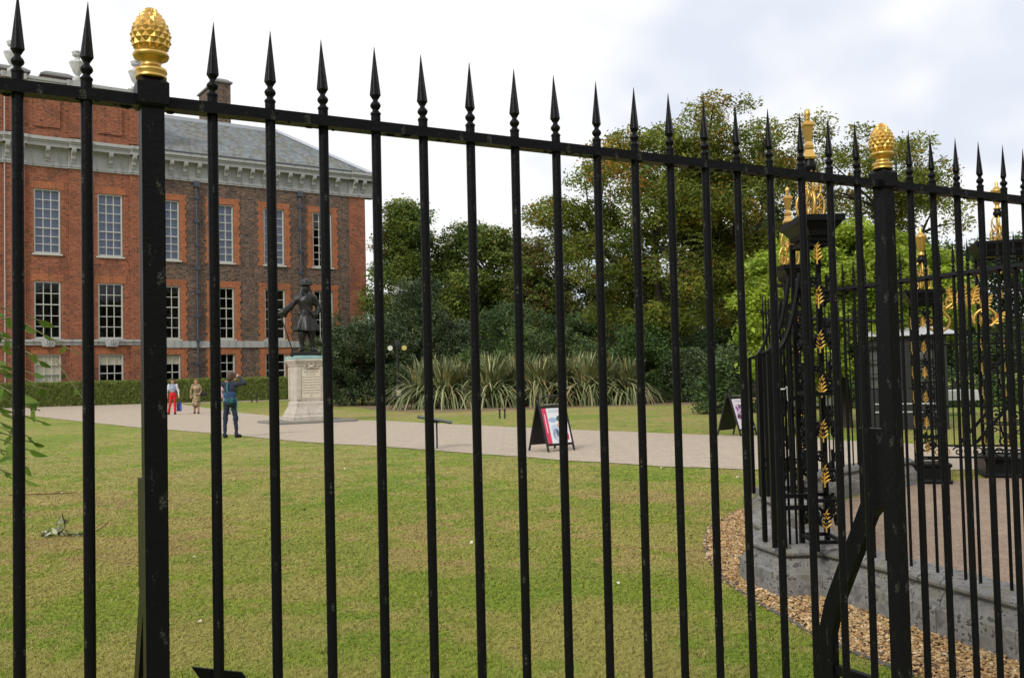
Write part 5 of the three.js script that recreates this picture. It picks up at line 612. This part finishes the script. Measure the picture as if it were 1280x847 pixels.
// ---------------------------------------------------------------- statue and pedestal
const mBronze = new THREE.MeshStandardMaterial({ color: lin(0.014, 0.0135, 0.013), metalness: 0.25, roughness: 0.42, bumpMap: bump(128, 0.3, (u, v) => fbm(u * 12, v * 12, 3, 8)), bumpScale: 0.006 });
const STX = -7.5, STZ = 34.2;
{
  const t = 0.28; const st = thing('bronze_statue', 'dark bronze statue in plumed hat and flared coat, leaning on a cane', 'statue', V(STX, 2.54, STZ), t); const K = 2.62 / 1.95, w = [1, 1, 1]; const s = a => a.map(v => v * K); const c = (a, b, ra, rb, o) => C(s(a), s(b), ra * K, rb * K, w, o), e = (p, r, o) => EL(s(p), s(r), w, o);
  const coat = q => { const y = q[1] / K, a = Math.atan2(q[2], q[0]); return y > 0.66 && y < 1.12 ? 0.02 * K * Math.sin(a * 9 + y * 5) * sstep(1.12, 0.75, y) : 0.006 * Math.sin(q[1] * 30 + q[0] * 25) * Math.sin(q[2] * 28); };
  const B = [c([0, 1.0, 0], [0, 1.35, 0], 0.17, 0.185), e([0, 1.38, 0], [0.235, 0.17, 0.16]), c([0, 1.05, 0], [0, 0.88, 0.0], 0.18, 0.2), c([-0.2, 1.48, 0], [0.2, 1.48, 0], 0.09, 0.09), c([0, 1.5, 0], [0.01, 1.66, 0.01], 0.075, 0.07),
    c([-0.22, 1.46, 0], [-0.42, 1.22, 0.08], 0.085, 0.075), c([-0.42, 1.22, 0.08], [-0.6, 1.08, 0.16], 0.08, 0.1), c([-0.6, 1.08, 0.16], [-0.68, 1.05, 0.19], 0.055, 0.04), e([-0.7, 1.04, 0.2], [0.05, 0.045, 0.045]), c([-0.52, 1.14, 0.12], [-0.56, 1.0, 0.13], 0.07, 0.06),
    c([0.22, 1.46, 0], [0.36, 1.2, -0.05], 0.085, 0.08), c([0.36, 1.2, -0.05], [0.26, 1.02, 0.12], 0.08, 0.075), e([0.22, 1.0, 0.15], [0.06, 0.055, 0.055]),
    c([-0.1, 0.78, 0.02], [-0.11, 0.5, 0.05], 0.11, 0.09), c([0.12, 0.78, 0], [0.13, 0.5, 0.0], 0.11, 0.09), c([-0.11, 0.52, 0.05], [-0.12, 0.44, 0.05], 0.115, 0.1), c([0.13, 0.52, 0], [0.14, 0.44, 0], 0.115, 0.1), c([-0.12, 0.46, 0.05], [-0.12, 0.1, 0.04], 0.08, 0.056), c([0.14, 0.46, 0], [0.16, 0.1, -0.02], 0.08, 0.056), c([-0.12, 0.06, 0.02], [-0.16, 0.05, 0.2], 0.055, 0.045), c([0.16, 0.06, -0.02], [0.24, 0.05, 0.14], 0.055, 0.045), e([-0.13, 0.1, 0.1], [0.06, 0.05, 0.05]),
    e([0.01, 1.74, 0.02], [0.085, 0.115, 0.1]), c([0.0, 1.72, 0.1], [0.0, 1.69, 0.125], 0.014, 0.018, { k: 0.02 }), c([-0.09, 1.74, 0], [-0.13, 1.5, 0.04], 0.055, 0.07), c([0.1, 1.74, 0], [0.15, 1.5, 0.05], 0.055, 0.07), c([0, 1.72, -0.08], [0, 1.45, -0.12], 0.09, 0.1), c([-0.1, 1.5, 0.08], [-0.08, 1.38, 0.12], 0.06, 0.04), c([0.12, 1.5, 0.08], [0.1, 1.36, 0.12], 0.06, 0.04), e([0.02, 1.44, 0.15], [0.07, 0.12, 0.035]),
    c([-0.2, 1.42, 0.13], [0.2, 1.02, 0.17], 0.035, 0.035, { k: 0.015 }), c([-0.19, 1.05, 0.06], [0.19, 1.05, 0.06], 0.05, 0.05), c([0.28, 1.0, 0.0], [0.4, 0.5, -0.3], 0.016, 0.012, { k: 0.01 })];
  const H = [e([0.01, 1.83, 0.01], [0.185, 0.028, 0.18]), c([-0.1, 1.86, 0.1], [0.14, 1.85, 0.1], 0.028, 0.028), e([0.01, 1.9, 0.0], [0.115, 0.1, 0.115]), c([-0.13, 1.9, -0.02], [0.02, 1.97, -0.08], 0.045, 0.055), c([0.02, 1.96, -0.08], [0.15, 1.9, -0.06], 0.055, 0.04), c([-0.14, 1.86, 0.06], [-0.15, 1.89, -0.08], 0.032, 0.036)];
  part('figure', sdfMesh(B, 0.021, 0.06, coat), mBronze, st);
  { const sk = lathe([[0.17, 1.12], [0.2, 1.06], [0.24, 0.95], [0.285, 0.8], [0.325, 0.64], [0.34, 0.585], [0.325, 0.58], [0.3, 0.66], [0.2, 1.0]].map(p => [p[0] * K, p[1] * K]), 60), p = sk.attributes.position; for (let i = 0; i < p.count; i++) { const a = Math.atan2(p.getZ(i), p.getX(i)), y = p.getY(i) / K, f = 1 + 0.11 * sstep(1.06, 0.62, y) * Math.sin(a * 9 + 0.8 * Math.sin(a * 2)); p.setX(i, p.getX(i) * f); p.setZ(i, p.getZ(i) * f * 0.82); p.setY(i, p.getY(i) + 0.02 * K * Math.sin(a * 3 + 1) * sstep(0.9, 0.6, y)); } sk.computeVertexNormals(); part('coat_skirt', sk, mBronze, st); } part('plumed_hat', sdfMesh(H, 0.017, 0.03), mBronze, st); part('cane', new THREE.TubeGeometry(new THREE.LineCurve3(v3(s([-0.7, 1.08, 0.2])), v3(s([-0.36, 0.0, 0.22]))), 4, 0.022, 8), mBronze, st); part('bronze_base', rings([[-0.58, -0.5], [0.5, -0.5], [0.5, 0.5], [-0.58, 0.5]], [[0, -0.13], [0, -0.03], [0.04, 0.0], [0.05, 0.012]]), mBronze, st); shadow(st);
}
{
  const pe = thing('stone_pedestal', 'pale stone pedestal with a lettered panel, carrying the bronze statue', 'pedestal', V(STX, 0, STZ), 0.52);
  const mSt = new THREE.MeshStandardMaterial({ map: tex(256, 1.6, (u, v, i, j) => { const k = 0.8 + 0.3 * (fbm(u * 14, v * 14, 4, 5) - 0.5) + 0.12 * (hash2(i, j, 3) - 0.5); const st2 = sstep(0.62, 0.75, fbm(u * 9 + 2, v * 4, 3, 21)); return mix3([0.62 * k, 0.56 * k, 0.48 * k], [0.3, 0.24, 0.2], st2 * 0.45); }), roughness: 0.9 });
  const sq = h => [[-h, -h], [h, -h], [h, h], [-h, h]];
  part('step', rings([[-1.5, -1.2], [1.5, -1.2], [1.5, 1.2], [-1.5, 1.2]], [[0, -0.02], [0, 0.07], [0.03, 0.09]]), mat(0.2, 0.19, 0.17, 0.95), pe);
  part('base', rings(sq(0.72), [[0, 0.09], [0, 0.22], [0.03, 0.27], [0.05, 0.28], [0.06, 0.36], [0.13, 0.5], [0.17, 0.6], [0.18, 0.72], [0.22, 0.76], [0.23, 0.78]]), mSt, pe);
  part('die', rings(sq(0.5), [[0.01, 0.78], [0, 0.82], [0, 2.02], [0.012, 2.03]]), mSt, pe);
  for (const [sx, sz] of [[-1, 1], [1, 1], [-1, -1], [1, -1]]) part('corner_pilaster', rings(sq(0.075).map(([a, b]) => [a + sx * 0.455, b + sz * 0.455]), [[0, 0.84], [0, 1.98], [0.01, 2.0]]), mSt, pe);
  part('cornice', rings(sq(0.62), [[0.13, 2.02], [0.09, 2.05], [0.08, 2.12], [0.05, 2.14], [0.03, 2.2], [0, 2.22], [0, 2.27], [0.02, 2.29]]), mSt, pe);
  part('verdigris_slab', rings(sq(0.6), [[0.02, 2.29], [0, 2.31], [0, 2.39], [0.05, 2.41]]), new THREE.MeshStandardMaterial({ map: tex(128, 0.6, (u, v, i, j) => { const k = 0.75 + 0.5 * fbm(u * 8, v * 8, 3, 3); return [0.28 * k, 0.46 * k, 0.45 * k]; }), roughness: 0.8 }), pe);
  // lettered panel
  const cv = document.createElement('canvas'); cv.width = 512; cv.height = 760; const x = cv.getContext('2d'); x.fillStyle = '#d3c9b6'; x.fillRect(0, 0, 512, 760); x.fillStyle = '#2a2620'; x.textAlign = 'center'; x.textBaseline = 'middle';
  const ln = [['WILLIAM III', 62], ['OF ORANGE', 40], ['KING OF GREAT BRITAIN', 40], ['AND IRELAND 1689-1702', 40], ['PRESENTED BY WILLIAM II', 40], ['GERMAN EMPEROR AND', 40], ['KING OF PRUSSIA TO', 40], ['KING EDWARD VII FOR', 40], ['THE BRITISH NATION', 40], ['1907', 40]]; ln.forEach(([s, z], i) => { x.font = 'bold ' + z + 'px serif'; x.fillText(s, 256, 54 + i * 72, 480); });
  const ct = new THREE.CanvasTexture(cv); ct.colorSpace = THREE.SRGBColorSpace; part('inscription_panel', new THREE.PlaneGeometry(0.70, 1.0).translate(0, 1.4, 0.506), new THREE.MeshStandardMaterial({ map: ct, roughness: 0.9 }), pe, 'panel of dark lettering');
  const cart = [new THREE.SphereGeometry(0.1, 12, 8).scale(1.2, 0.7, 0.5).translate(0, 2.02, 0.54), new THREE.TorusGeometry(0.09, 0.025, 6, 14).translate(0, 2.08, 0.56)]; for (const d of [-1, 1]) cart.push(tube([[d * 0.05, 1.98, 0.54], [d * 0.16, 1.96, 0.54], [d * 0.24, 2.02, 0.54], [d * 0.2, 2.06, 0.54]], 0.02, 14, 5)); part('carved_crest', merge(cart), mSt, pe); shadow(pe);
}

// ---------------------------------------------------------------- signs and small furniture
function poster(kind) {
  const cv = document.createElement('canvas'); cv.width = 384; cv.height = 560; const x = cv.getContext('2d'); const r = rng(kind * 7 + 3);
  x.fillStyle = '#dfe6ec'; x.fillRect(0, 0, 384, 560);
  const blob = (c, X, Y, a, b) => { x.fillStyle = c; x.beginPath(); x.ellipse(X, Y, a, b, 0, 0, 7); x.fill(); };
  if (kind === 1) { x.fillStyle = '#e9dfe6'; x.fillRect(220, 0, 164, 560); blob('#9db7d3', 150, 190, 70, 40); blob('#b9cbe0', 190, 320, 90, 60); blob('#8fa0bc', 160, 420, 50, 90); blob('#c2c6d2', 230, 470, 90, 110); blob('#5f6f86', 190, 400, 22, 60); x.strokeStyle = '#3b4154'; x.lineWidth = 12; x.beginPath(); x.moveTo(170, 330); x.lineTo(230, 470); x.stroke(); blob('#d79a72', 268, 290, 62, 72); blob('#e3b492', 262, 212, 34, 44); blob('#4e5b52', 260, 172, 50, 48); blob('#5a4740', 300, 160, 24, 36); blob('#4c5aa6', 290, 420, 40, 80); blob('#b8434f', 340, 460, 20, 60); blob('#e8ecf2', 250, 400, 20, 30); x.fillStyle = '#d2395c'; x.fillRect(0, 0, 74, 560); x.fillStyle = '#8b93a3'; for (let i = 0; i < 3; i++) x.fillRect(100, 30 + i * 18, 180 + r() * 70, 6); x.fillStyle = '#f0c7d0'; x.fillRect(28, 90, 14, 300); }
  else { x.fillStyle = '#e8e2ee'; x.fillRect(0, 0, 384, 560); for (let i = 0; i < 60; i++) blob(['#9a5aa8', '#c98bc0', '#5d4a7a', '#d7b7d8', '#7c3f6a'][Math.floor(r() * 5)], 60 + r() * 280, 110 + r() * 280, 12 + r() * 36, 12 + r() * 40); blob('#c94a4a', 190, 480, 120, 60); x.fillStyle = '#7f7891'; x.fillRect(60, 40, 200, 10); }
  const t = new THREE.CanvasTexture(cv); t.colorSpace = THREE.SRGBColorSpace; return new THREE.MeshPhysicalMaterial({ map: t, roughness: 0.35 });
}
function aboard(label, X, Z, turn, kind) {
  const g = thing('sandwich_board', label, 'sign', V(X, 0, Z), turn, 'folding boards along the gravel path'); const m = mat(0.012, 0.012, 0.013, 0.45), H = 1.02, w = 0.33, lean = 0.31;
  for (const d of [1, -1]) {
    const F = (x, y, off) => new THREE.Vector3(x, y, d * (lean * (1 - y / H) + 0.02) + d * off);
    const pl = (y0, y1, x0, x1, off) => { const a = F(x0, y0, off), b = F(x1, y0, off), c = F(x1, y1, off), e = F(x0, y1, off); const gg = new THREE.BufferGeometry(); const P = d > 0 ? [a, b, c, a, c, e] : [b, a, e, b, e, c]; gg.setAttribute('position', new THREE.Float32BufferAttribute(P.flatMap(p => p.toArray()), 3)); gg.setAttribute('uv', new THREE.Float32BufferAttribute([0, 0, 1, 0, 1, 1, 0, 0, 1, 1, 0, 1], 2)); gg.computeVertexNormals(); return gg; };
    const fr = part('leaf_frame', merge([bar(F(-w, 0.0, 0), F(-w, H, 0), 0.035, 0.03), bar(F(w, 0.0, 0), F(w, H, 0), 0.035, 0.03), bar(F(-w, 0.15, 0), F(w, 0.15, 0), 0.045, 0.03), bar(F(-w, 0.9, 0), F(w, 0.9, 0), 0.045, 0.03), bar(F(0, 0.15, -0.008), F(0, 0.92, -0.008), 2 * w - 0.03, 0.012)]), m, g);
    if (d > 0) part('poster', pl(0.175, 0.875, -w + 0.025, w - 0.025, 0.008), poster(kind), fr);
  }
  part('carry_handle', tube([[-0.24, H - 0.03, 0], [-0.24, H + 0.05, 0], [-0.18, H + 0.09, 0], [0.18, H + 0.09, 0], [0.24, H + 0.05, 0], [0.24, H - 0.03, 0]], 0.017, 30, 7), m, g); part('hinge_strip', bx(-0.2, 0.2, 0.945, 0.965, 0.03, 0.05), mat(0.5, 0.5, 0.5, 0.35, { metalness: 0.8 }), g); return shadow(g);
}
aboard('black folding board with a red-edged poster of a figure, on the gravel path', 0.76, 19.3, 0.62, 1);
aboard('black folding board with a purple poster, where the gravel meets the far lawn', 5.32, 22.5, 0.75, 2);
{ const g = thing('information_lectern', 'dark tilted information lectern on a post beside the gravel path', 'sign', V(-1.72, 0, 20.5), 0.05); const m = mat(0.012, 0.02, 0.017, 0.45); part('post', merge([bx(-0.055, -0.02, 0, 0.6, -0.02, 0.02), bx(0.02, 0.055, 0, 0.6, -0.02, 0.02)]), m, g); const b = part('panel', bx(-0.38, 0.38, -0.012, 0.012, -0.25, 0.25), m, g); b.position.set(0, 0.64, 0); b.rotation.set(0.04, 0, -0.2); part('print', new THREE.PlaneGeometry(0.66, 0.44).rotateX(-Math.PI / 2).translate(0, 0.0145, 0), mat(0.05, 0.055, 0.05, 0.3), b); part('bracket', bx(-0.1, 0.1, 0.57, 0.615, -0.03, 0.05), m, g); shadow(g); }
{ const g = thing('lawn_marker', 'small black marker box on a stake in the lawn', 'marker', V(-6.95, 0, 21.8), 0.2); const m = mat(0.012, 0.013, 0.013, 0.5); part('stake', bx(-0.03, -0.012, 0, 0.2, -0.01, 0.01), m, g); part('box', rings([[-0.075, -0.04], [0.075, -0.04], [0.075, 0.04], [-0.075, 0.04]], [[0.008, 0.17], [0, 0.18], [0, 0.36], [0.01, 0.37]]), m, g); shadow(g); }
for (const dx of [-0.09, 0.09]) { const g = thing('short_post', 'short dark post of a pair on the far lawn before the planting', 'post', V(-0.41 + dx, 0, 33.6), 0, 'pair of short posts on the far lawn'); const m = mat(0.015, 0.016, 0.015, 0.6); part('shaft', rings([[-0.03, -0.03], [0.03, -0.03], [0.03, 0.03], [-0.03, 0.03]], [[0, -0.02], [0, 0.27], [0.008, 0.28]]), m, g); part('cap', rings([[-0.045, -0.045], [0.045, -0.045], [0.045, 0.045], [-0.045, 0.045]], [[0, 0.282], [0, 0.33], [0.02, 0.35]]), m, g); shadow(g); }
for (const dx of [-0.22, 0.22]) { const g = thing('garden_stake', 'thin dark stake of a pair standing on the grass before the hedge', 'stake', V(-17.9 + dx * 0.8, 0, 65), 0, 'pair of stakes before the hedge'); const m = mat(0.02, 0.018, 0.015, 0.8); part('shaft', new THREE.CylinderGeometry(0.035, 0.04, 0.66, 8).translate(0, 0.33, 0), m, g); part('tip', new THREE.ConeGeometry(0.035, 0.06, 8).translate(0, 0.69, 0), m, g); shadow(g); }
{ const g = thing('floodlight_post', 'dark post with two round floodlights among the evergreens', 'lamp', V(-5.95, 0, 48.6), 0.1); const m = mat(0.015, 0.016, 0.016, 0.5); part('pole', new THREE.CylinderGeometry(0.045, 0.055, 3.2, 10).translate(0, 1.6, 0), m, g); part('cross_arm', bx(-0.36, 0.36, 3.14, 3.2, -0.03, 0.03), m, g); part('junction_box', rings([[-0.14, -0.08], [0.14, -0.08], [0.14, 0.08], [-0.14, 0.08]], [[0, 3.21], [0, 3.42], [0.03, 3.45]]), m, g); [[-0.36, [0.72, 0.7, 0.62]], [0.36, [0.62, 0.5, 0.16]]].forEach(([x, c]) => { const h = part('lamp_head', lathe([[0, -0.14], [0.08, -0.12], [0.14, 0.02], [0.15, 0.06], [0.135, 0.062]], 16).rotateX(Math.PI / 2 + 0.12).translate(x, 3.06, 0.05), m, g); part('lens', new THREE.CylinderGeometry(0.13, 0.13, 0.014, 18).rotateX(Math.PI / 2 + 0.12).translate(x, 3.054, 0.105), mat(...c, 0.25), h); }); shadow(g); }
{ const g = thing('ground_floodlight', 'small pale floodlight box on the ground under the sword leaves', 'lamp', V(-5.75, 0, 47.2), 0.1); part('housing', rings([[-0.22, -0.1], [0.22, -0.1], [0.22, 0.1], [-0.22, 0.1]], [[0.02, 0.52], [0, 0.55], [0, 0.92], [0.04, 0.97]]), mat(0.03, 0.03, 0.03, 0.5), g); part('lens', rings([[-0.1, 0.1], [0.12, 0.1], [0.12, 0.115], [-0.1, 0.115]], [[0, 0.62], [0, 0.9]]), mat(0.62, 0.56, 0.4, 0.3), g); part('stand', merge([bx(-0.3, -0.26, 0, 1.0, -0.03, 0.03), bx(0.26, 0.3, 0, 1.0, -0.03, 0.03), bx(-0.26, 0.26, 0.46, 0.52, -0.03, 0.03)]), mat(0.1, 0.09, 0.07, 0.6), g); shadow(g); }
// kiosk behind the far railing
{
  const g = thing('kiosk', 'small black timber kiosk with a pale pitched roof behind the far railing', 'kiosk', V(9.85, 0, 23.9), -0.25); const m = mat(0.012, 0.013, 0.014, 0.5), w = 0.95, d = 0.85;
  part('wall', merge([bx(-w, w, 0, 1.0, -d, d), bx(-w, -w + 0.1, 1.0, 2.3, -d, d), bx(w - 0.1, w, 1.0, 2.3, -d, d), bx(-w + 0.1, w - 0.1, 1.0, 2.3, -d, -d + 0.08), bx(-w + 0.1, w - 0.1, 2.05, 2.3, d - 0.08, d), bx(-0.06, 0.06, 1.0, 2.05, d - 0.08, d)]), m, g);
  part('roof', rings([[-w - 0.2, -d - 0.2], [w + 0.2, -d - 0.2], [w + 0.2, d + 0.2], [-w - 0.2, d + 0.2]], [[0, 2.3], [0, 2.36], [0.85, 2.8]]), mat(0.55, 0.56, 0.62, 0.6), g);
  for (const c of [-0.48, 0.46]) { const f = part('window', merge([bx(c - 0.4, c - 0.36, 1.02, 2.04, d - 0.05, d + 0.01), bx(c + 0.36, c + 0.4, 1.02, 2.04, d - 0.05, d + 0.01), bx(c - 0.36, c + 0.36, 1.36, 1.39, d - 0.05, d + 0.005), bx(c - 0.36, c + 0.36, 1.7, 1.73, d - 0.05, d + 0.005), bx(c - 0.02, c + 0.02, 1.02, 2.04, d - 0.045, d + 0.003)]), m, g); for (const sx of [-1, 1]) for (let j = 0; j < 3; j++) part('pane', new THREE.PlaneGeometry(0.34, 0.31).translate(c + sx * 0.19, 1.19 + j * 0.345, d - 0.03), mGlass, f); part('blind', bx(c - 0.36, c + 0.36, 1.02, 2.04, d - 0.2, d - 0.18), mat(0.1, 0.105, 0.1, 0.9), f); }
  for (const y of [0.42, 0.62]) part('slat', bx(-0.75, 0.75, y, y + 0.035, d, d + 0.03), mat(0.4, 0.41, 0.43, 0.5), g); shadow(g);
}
for (const [x, z, w, l] of [[8.9, 27.6, 0.75, 'white trestle table standing behind the kiosk, towards the bright green tree'], [13.6, 29.4, 0.8, 'white trestle table standing behind the kiosk, towards the tallest gate pier']]) { const g = thing('trestle_table', l, 'table', V(x, 0, z), -0.3, 'white tables behind the kiosk'); part('table_top', rings([[-w, -0.4], [w, -0.4], [w, 0.4], [-w, 0.4]], [[0, 0.46], [0.02, 0.76], [0.03, 0.77]]), mat(0.72, 0.72, 0.72, 0.7), g); for (const s of [-1, 1]) part('leg', merge([bar(new THREE.Vector3(s * w * 0.8, 0, -0.3), new THREE.Vector3(s * w * 0.8, 0.7, 0.05), 0.04), bar(new THREE.Vector3(s * w * 0.8, 0, 0.3), new THREE.Vector3(s * w * 0.8, 0.7, -0.05), 0.04)]), mat(0.1, 0.08, 0.06, 0.8), g); shadow(g); }
// low edging along the bark bed
{ const g = thing('bed_edging', 'thin dark edging strip along the rim of the bark bed', 'edging', V(0, 0, 0)); const pts = CHIP.slice(0, 10).map(([x, z]) => [x - 0.01, 0.012, -z]); part('strip', tube(pts, 0.014, 60, 5), mat(0.1, 0.095, 0.085, 0.9), g); shadow(g); }
// tie on the railing
{ const g = thing('plastic_tie', 'white plastic tie knotted round a bar of the railing by the gate pier', 'tie', V(1.84, 1.45, 6.46)); part('loop', new THREE.TorusGeometry(0.022, 0.005, 6, 16).rotateX(Math.PI / 2), mat(0.7, 0.7, 0.7, 0.4), g); part('tail', tube([[0.02, 0, 0.02], [0.03, 0.02, 0.03], [0.03, -0.03, 0.035], [0.034, -0.08, 0.03]], 0.0025, 20, 5), mat(0.5, 0.5, 0.5, 0.4), g); shadow(g); }
// ---------------------------------------------------------------- climber hanging in at the edge, twigs and fallen leaves
const leafShape = (l, w) => { const s = new THREE.Shape(); s.moveTo(0, 0); s.bezierCurveTo(w * 0.7, l * 0.2, w * 0.6, l * 0.65, 0, l); s.bezierCurveTo(-w * 0.6, l * 0.65, -w * 0.7, l * 0.2, 0, 0); const g = new THREE.ShapeGeometry(s, 6); const p = g.attributes.position; for (let i = 0; i < p.count; i++) p.setZ(i, -2.2 * p.getY(i) ** 2 / l * 0.25 + 6 * p.getX(i) ** 2); g.computeVertexNormals(); return clean(g); };
{
  const g = thing('climbing_plant', 'bright green climber with drooping leaves hanging beside the end bars of the railing', 'plant', V(-1.42, 0, 2.45)); const lg = [leafShape(0.034, 0.016), leafShape(0.028, 0.013), leafShape(0.04, 0.018)]; const mats = [[0.2, 0.34, 0.05], [0.13, 0.25, 0.035], [0.28, 0.4, 0.09], [0.09, 0.19, 0.03]].map(c => new THREE.MeshPhysicalMaterial({ color: lin(...c), roughness: 0.45, side: THREE.DoubleSide, transmission: 0.3, thickness: 0 })); const mst = mat(0.16, 0.17, 0.06, 0.8); const r = rng(33);
  part('stem', tube([[-0.1, 0, 0.02], [-0.05, 0.9, 0.0], [0.0, 1.5, 0.02], [0.02, 1.86, 0]], 0.006, 30, 5), mst, g);
  const sprig = (pts, n, big) => { const c = curve(pts); part('stem', new THREE.TubeGeometry(c, 18, 0.0016, 4), mst, g); for (let i = 0; i < n; i++) { const p = c.getPoint((i + 0.7) / n); const l = part('leaf', lg[Math.floor(r() * 3)], mats[Math.floor(r() * mats.length)], g); l.position.copy(p); l.rotation.set(-0.3 + r() * 0.8, (r() - 0.5) * 1.8, Math.PI + (r() - 0.5) * 1.7 + (i % 2 ? 0.5 : -0.5)); l.scale.setScalar(big * (0.75 + 0.5 * r())); } };
  sprig([[0.0, 1.7, 0.02], [0.12, 1.775, 0.03], [0.2, 1.735, 0.03], [0.29, 1.68, 0.02], [0.33, 1.655, 0]], 7, 0.9); sprig([[0.24, 1.66, 0.02], [0.28, 1.60, 0.02], [0.315, 1.55, 0.02], [0.335, 1.52, 0.02]], 4, 0.55);
  for (let i = 0; i < 24; i++) { const y = 1.8 - i * 0.018, o = 0.03 + r() * 0.05; sprig([[0.0, y, 0], [o * 0.8, y + 0.015, (r() - 0.5) * 0.08], [o + 0.09 + (r() - 0.5) * 0.05, y - 0.035, (r() - 0.5) * 0.12]], 6, 1.0); }
  shadow(g);
}
{
  const g = thing('fallen_sprig', 'withered leafy sprig lying on the lawn behind the railing', 'twig', V(-4.75, 0, 9.9)); const lg = leafShape(0.1, 0.06), ms = [[0.42, 0.42, 0.3], [0.2, 0.2, 0.09], [0.55, 0.55, 0.42], [0.1, 0.1, 0.05], [0.3, 0.32, 0.16]].map(c => mat(...c, 0.8, { side: THREE.DoubleSide })); const r = rng(71); part('stem', tube([[-0.22, 0.02, 0], [-0.05, 0.04, 0.02], [0.02, 0.1, 0], [0.0, 0.24, 0.01]], 0.006, 16, 5), mBark, g); part('stem', tube([[0.0, 0.04, 0], [0.2, 0.03, 0.04], [0.36, 0.06, 0], [0.48, 0.14, 0]], 0.004, 14, 4), mBark, g);
  for (let i = 0; i < 44; i++) { const l = part('leaf', lg, ms[Math.floor(r() * 5)], g); const up = i < 12; l.position.set(up ? 0.0 + (r() - 0.5) * 0.06 : (r() - 0.5) * 0.44, up ? 0.08 + r() * 0.14 : 0.015 + r() * 0.05, (r() - 0.5) * 0.12); l.rotation.set(r() * 6, r() * 6, r() * 6); l.scale.setScalar(0.42 + r() * 0.4); } shadow(g);
}
{ const g = thing('fallen_twig', 'thin reddish twig lying on the lawn near the gravel', 'twig', V(-6.9, 0.008, 13.6)); part('stem', tube([[-0.4, 0.01, 0], [-0.1, 0.02, 0.06], [0.3, 0.015, -0.02], [0.6, 0.03, 0.03]], 0.008, 16, 5), mat(0.14, 0.06, 0.03, 0.9), g); part('side_shoot', merge([tube([[0, 0.02, 0.05], [0.12, 0.04, 0.14]], 0.005, 4, 4), tube([[0.25, 0.02, 0], [0.36, 0.05, -0.12]], 0.005, 4, 4), tube([[-0.2, 0.02, 0.03], [-0.28, 0.04, -0.08]], 0.005, 4, 4)]), mat(0.14, 0.06, 0.03, 0.9), g); shadow(g); }
{ const r = rng(17), gs = [], lg = leafShape(0.05, 0.035), list = []; while (list.length < 90) { const z = 5.5 + Math.pow(r(), 0.8) * 17, x = (r() * 2 - 1) * z * 0.55; if (inside(PATH, x, z) || inside(COURT, x, z) || (x > 1.6 && z < 12)) continue; const c = pick([[0.5, [0.62, 0.58, 0.44]], [0.25, [0.45, 0.36, 0.14]], [0.25, [0.2, 0.11, 0.05]]], r); list.push({ p: [x, 0.03, -z], r: [-Math.PI / 2 + (r() - 0.5) * 0.9, (r() - 0.5) * 0.6, r() * 6.28], s: 0.4 + r() * 0.6, c }); } const w = instances('fallen_leaves', lg, mat(1, 1, 1, 0.8, { side: THREE.DoubleSide }), scene, list); tag(w, 'pale and brown fallen leaves scattered over the lawn', 'leaves', null, 'stuff'); }

renderer.render(scene, camera);
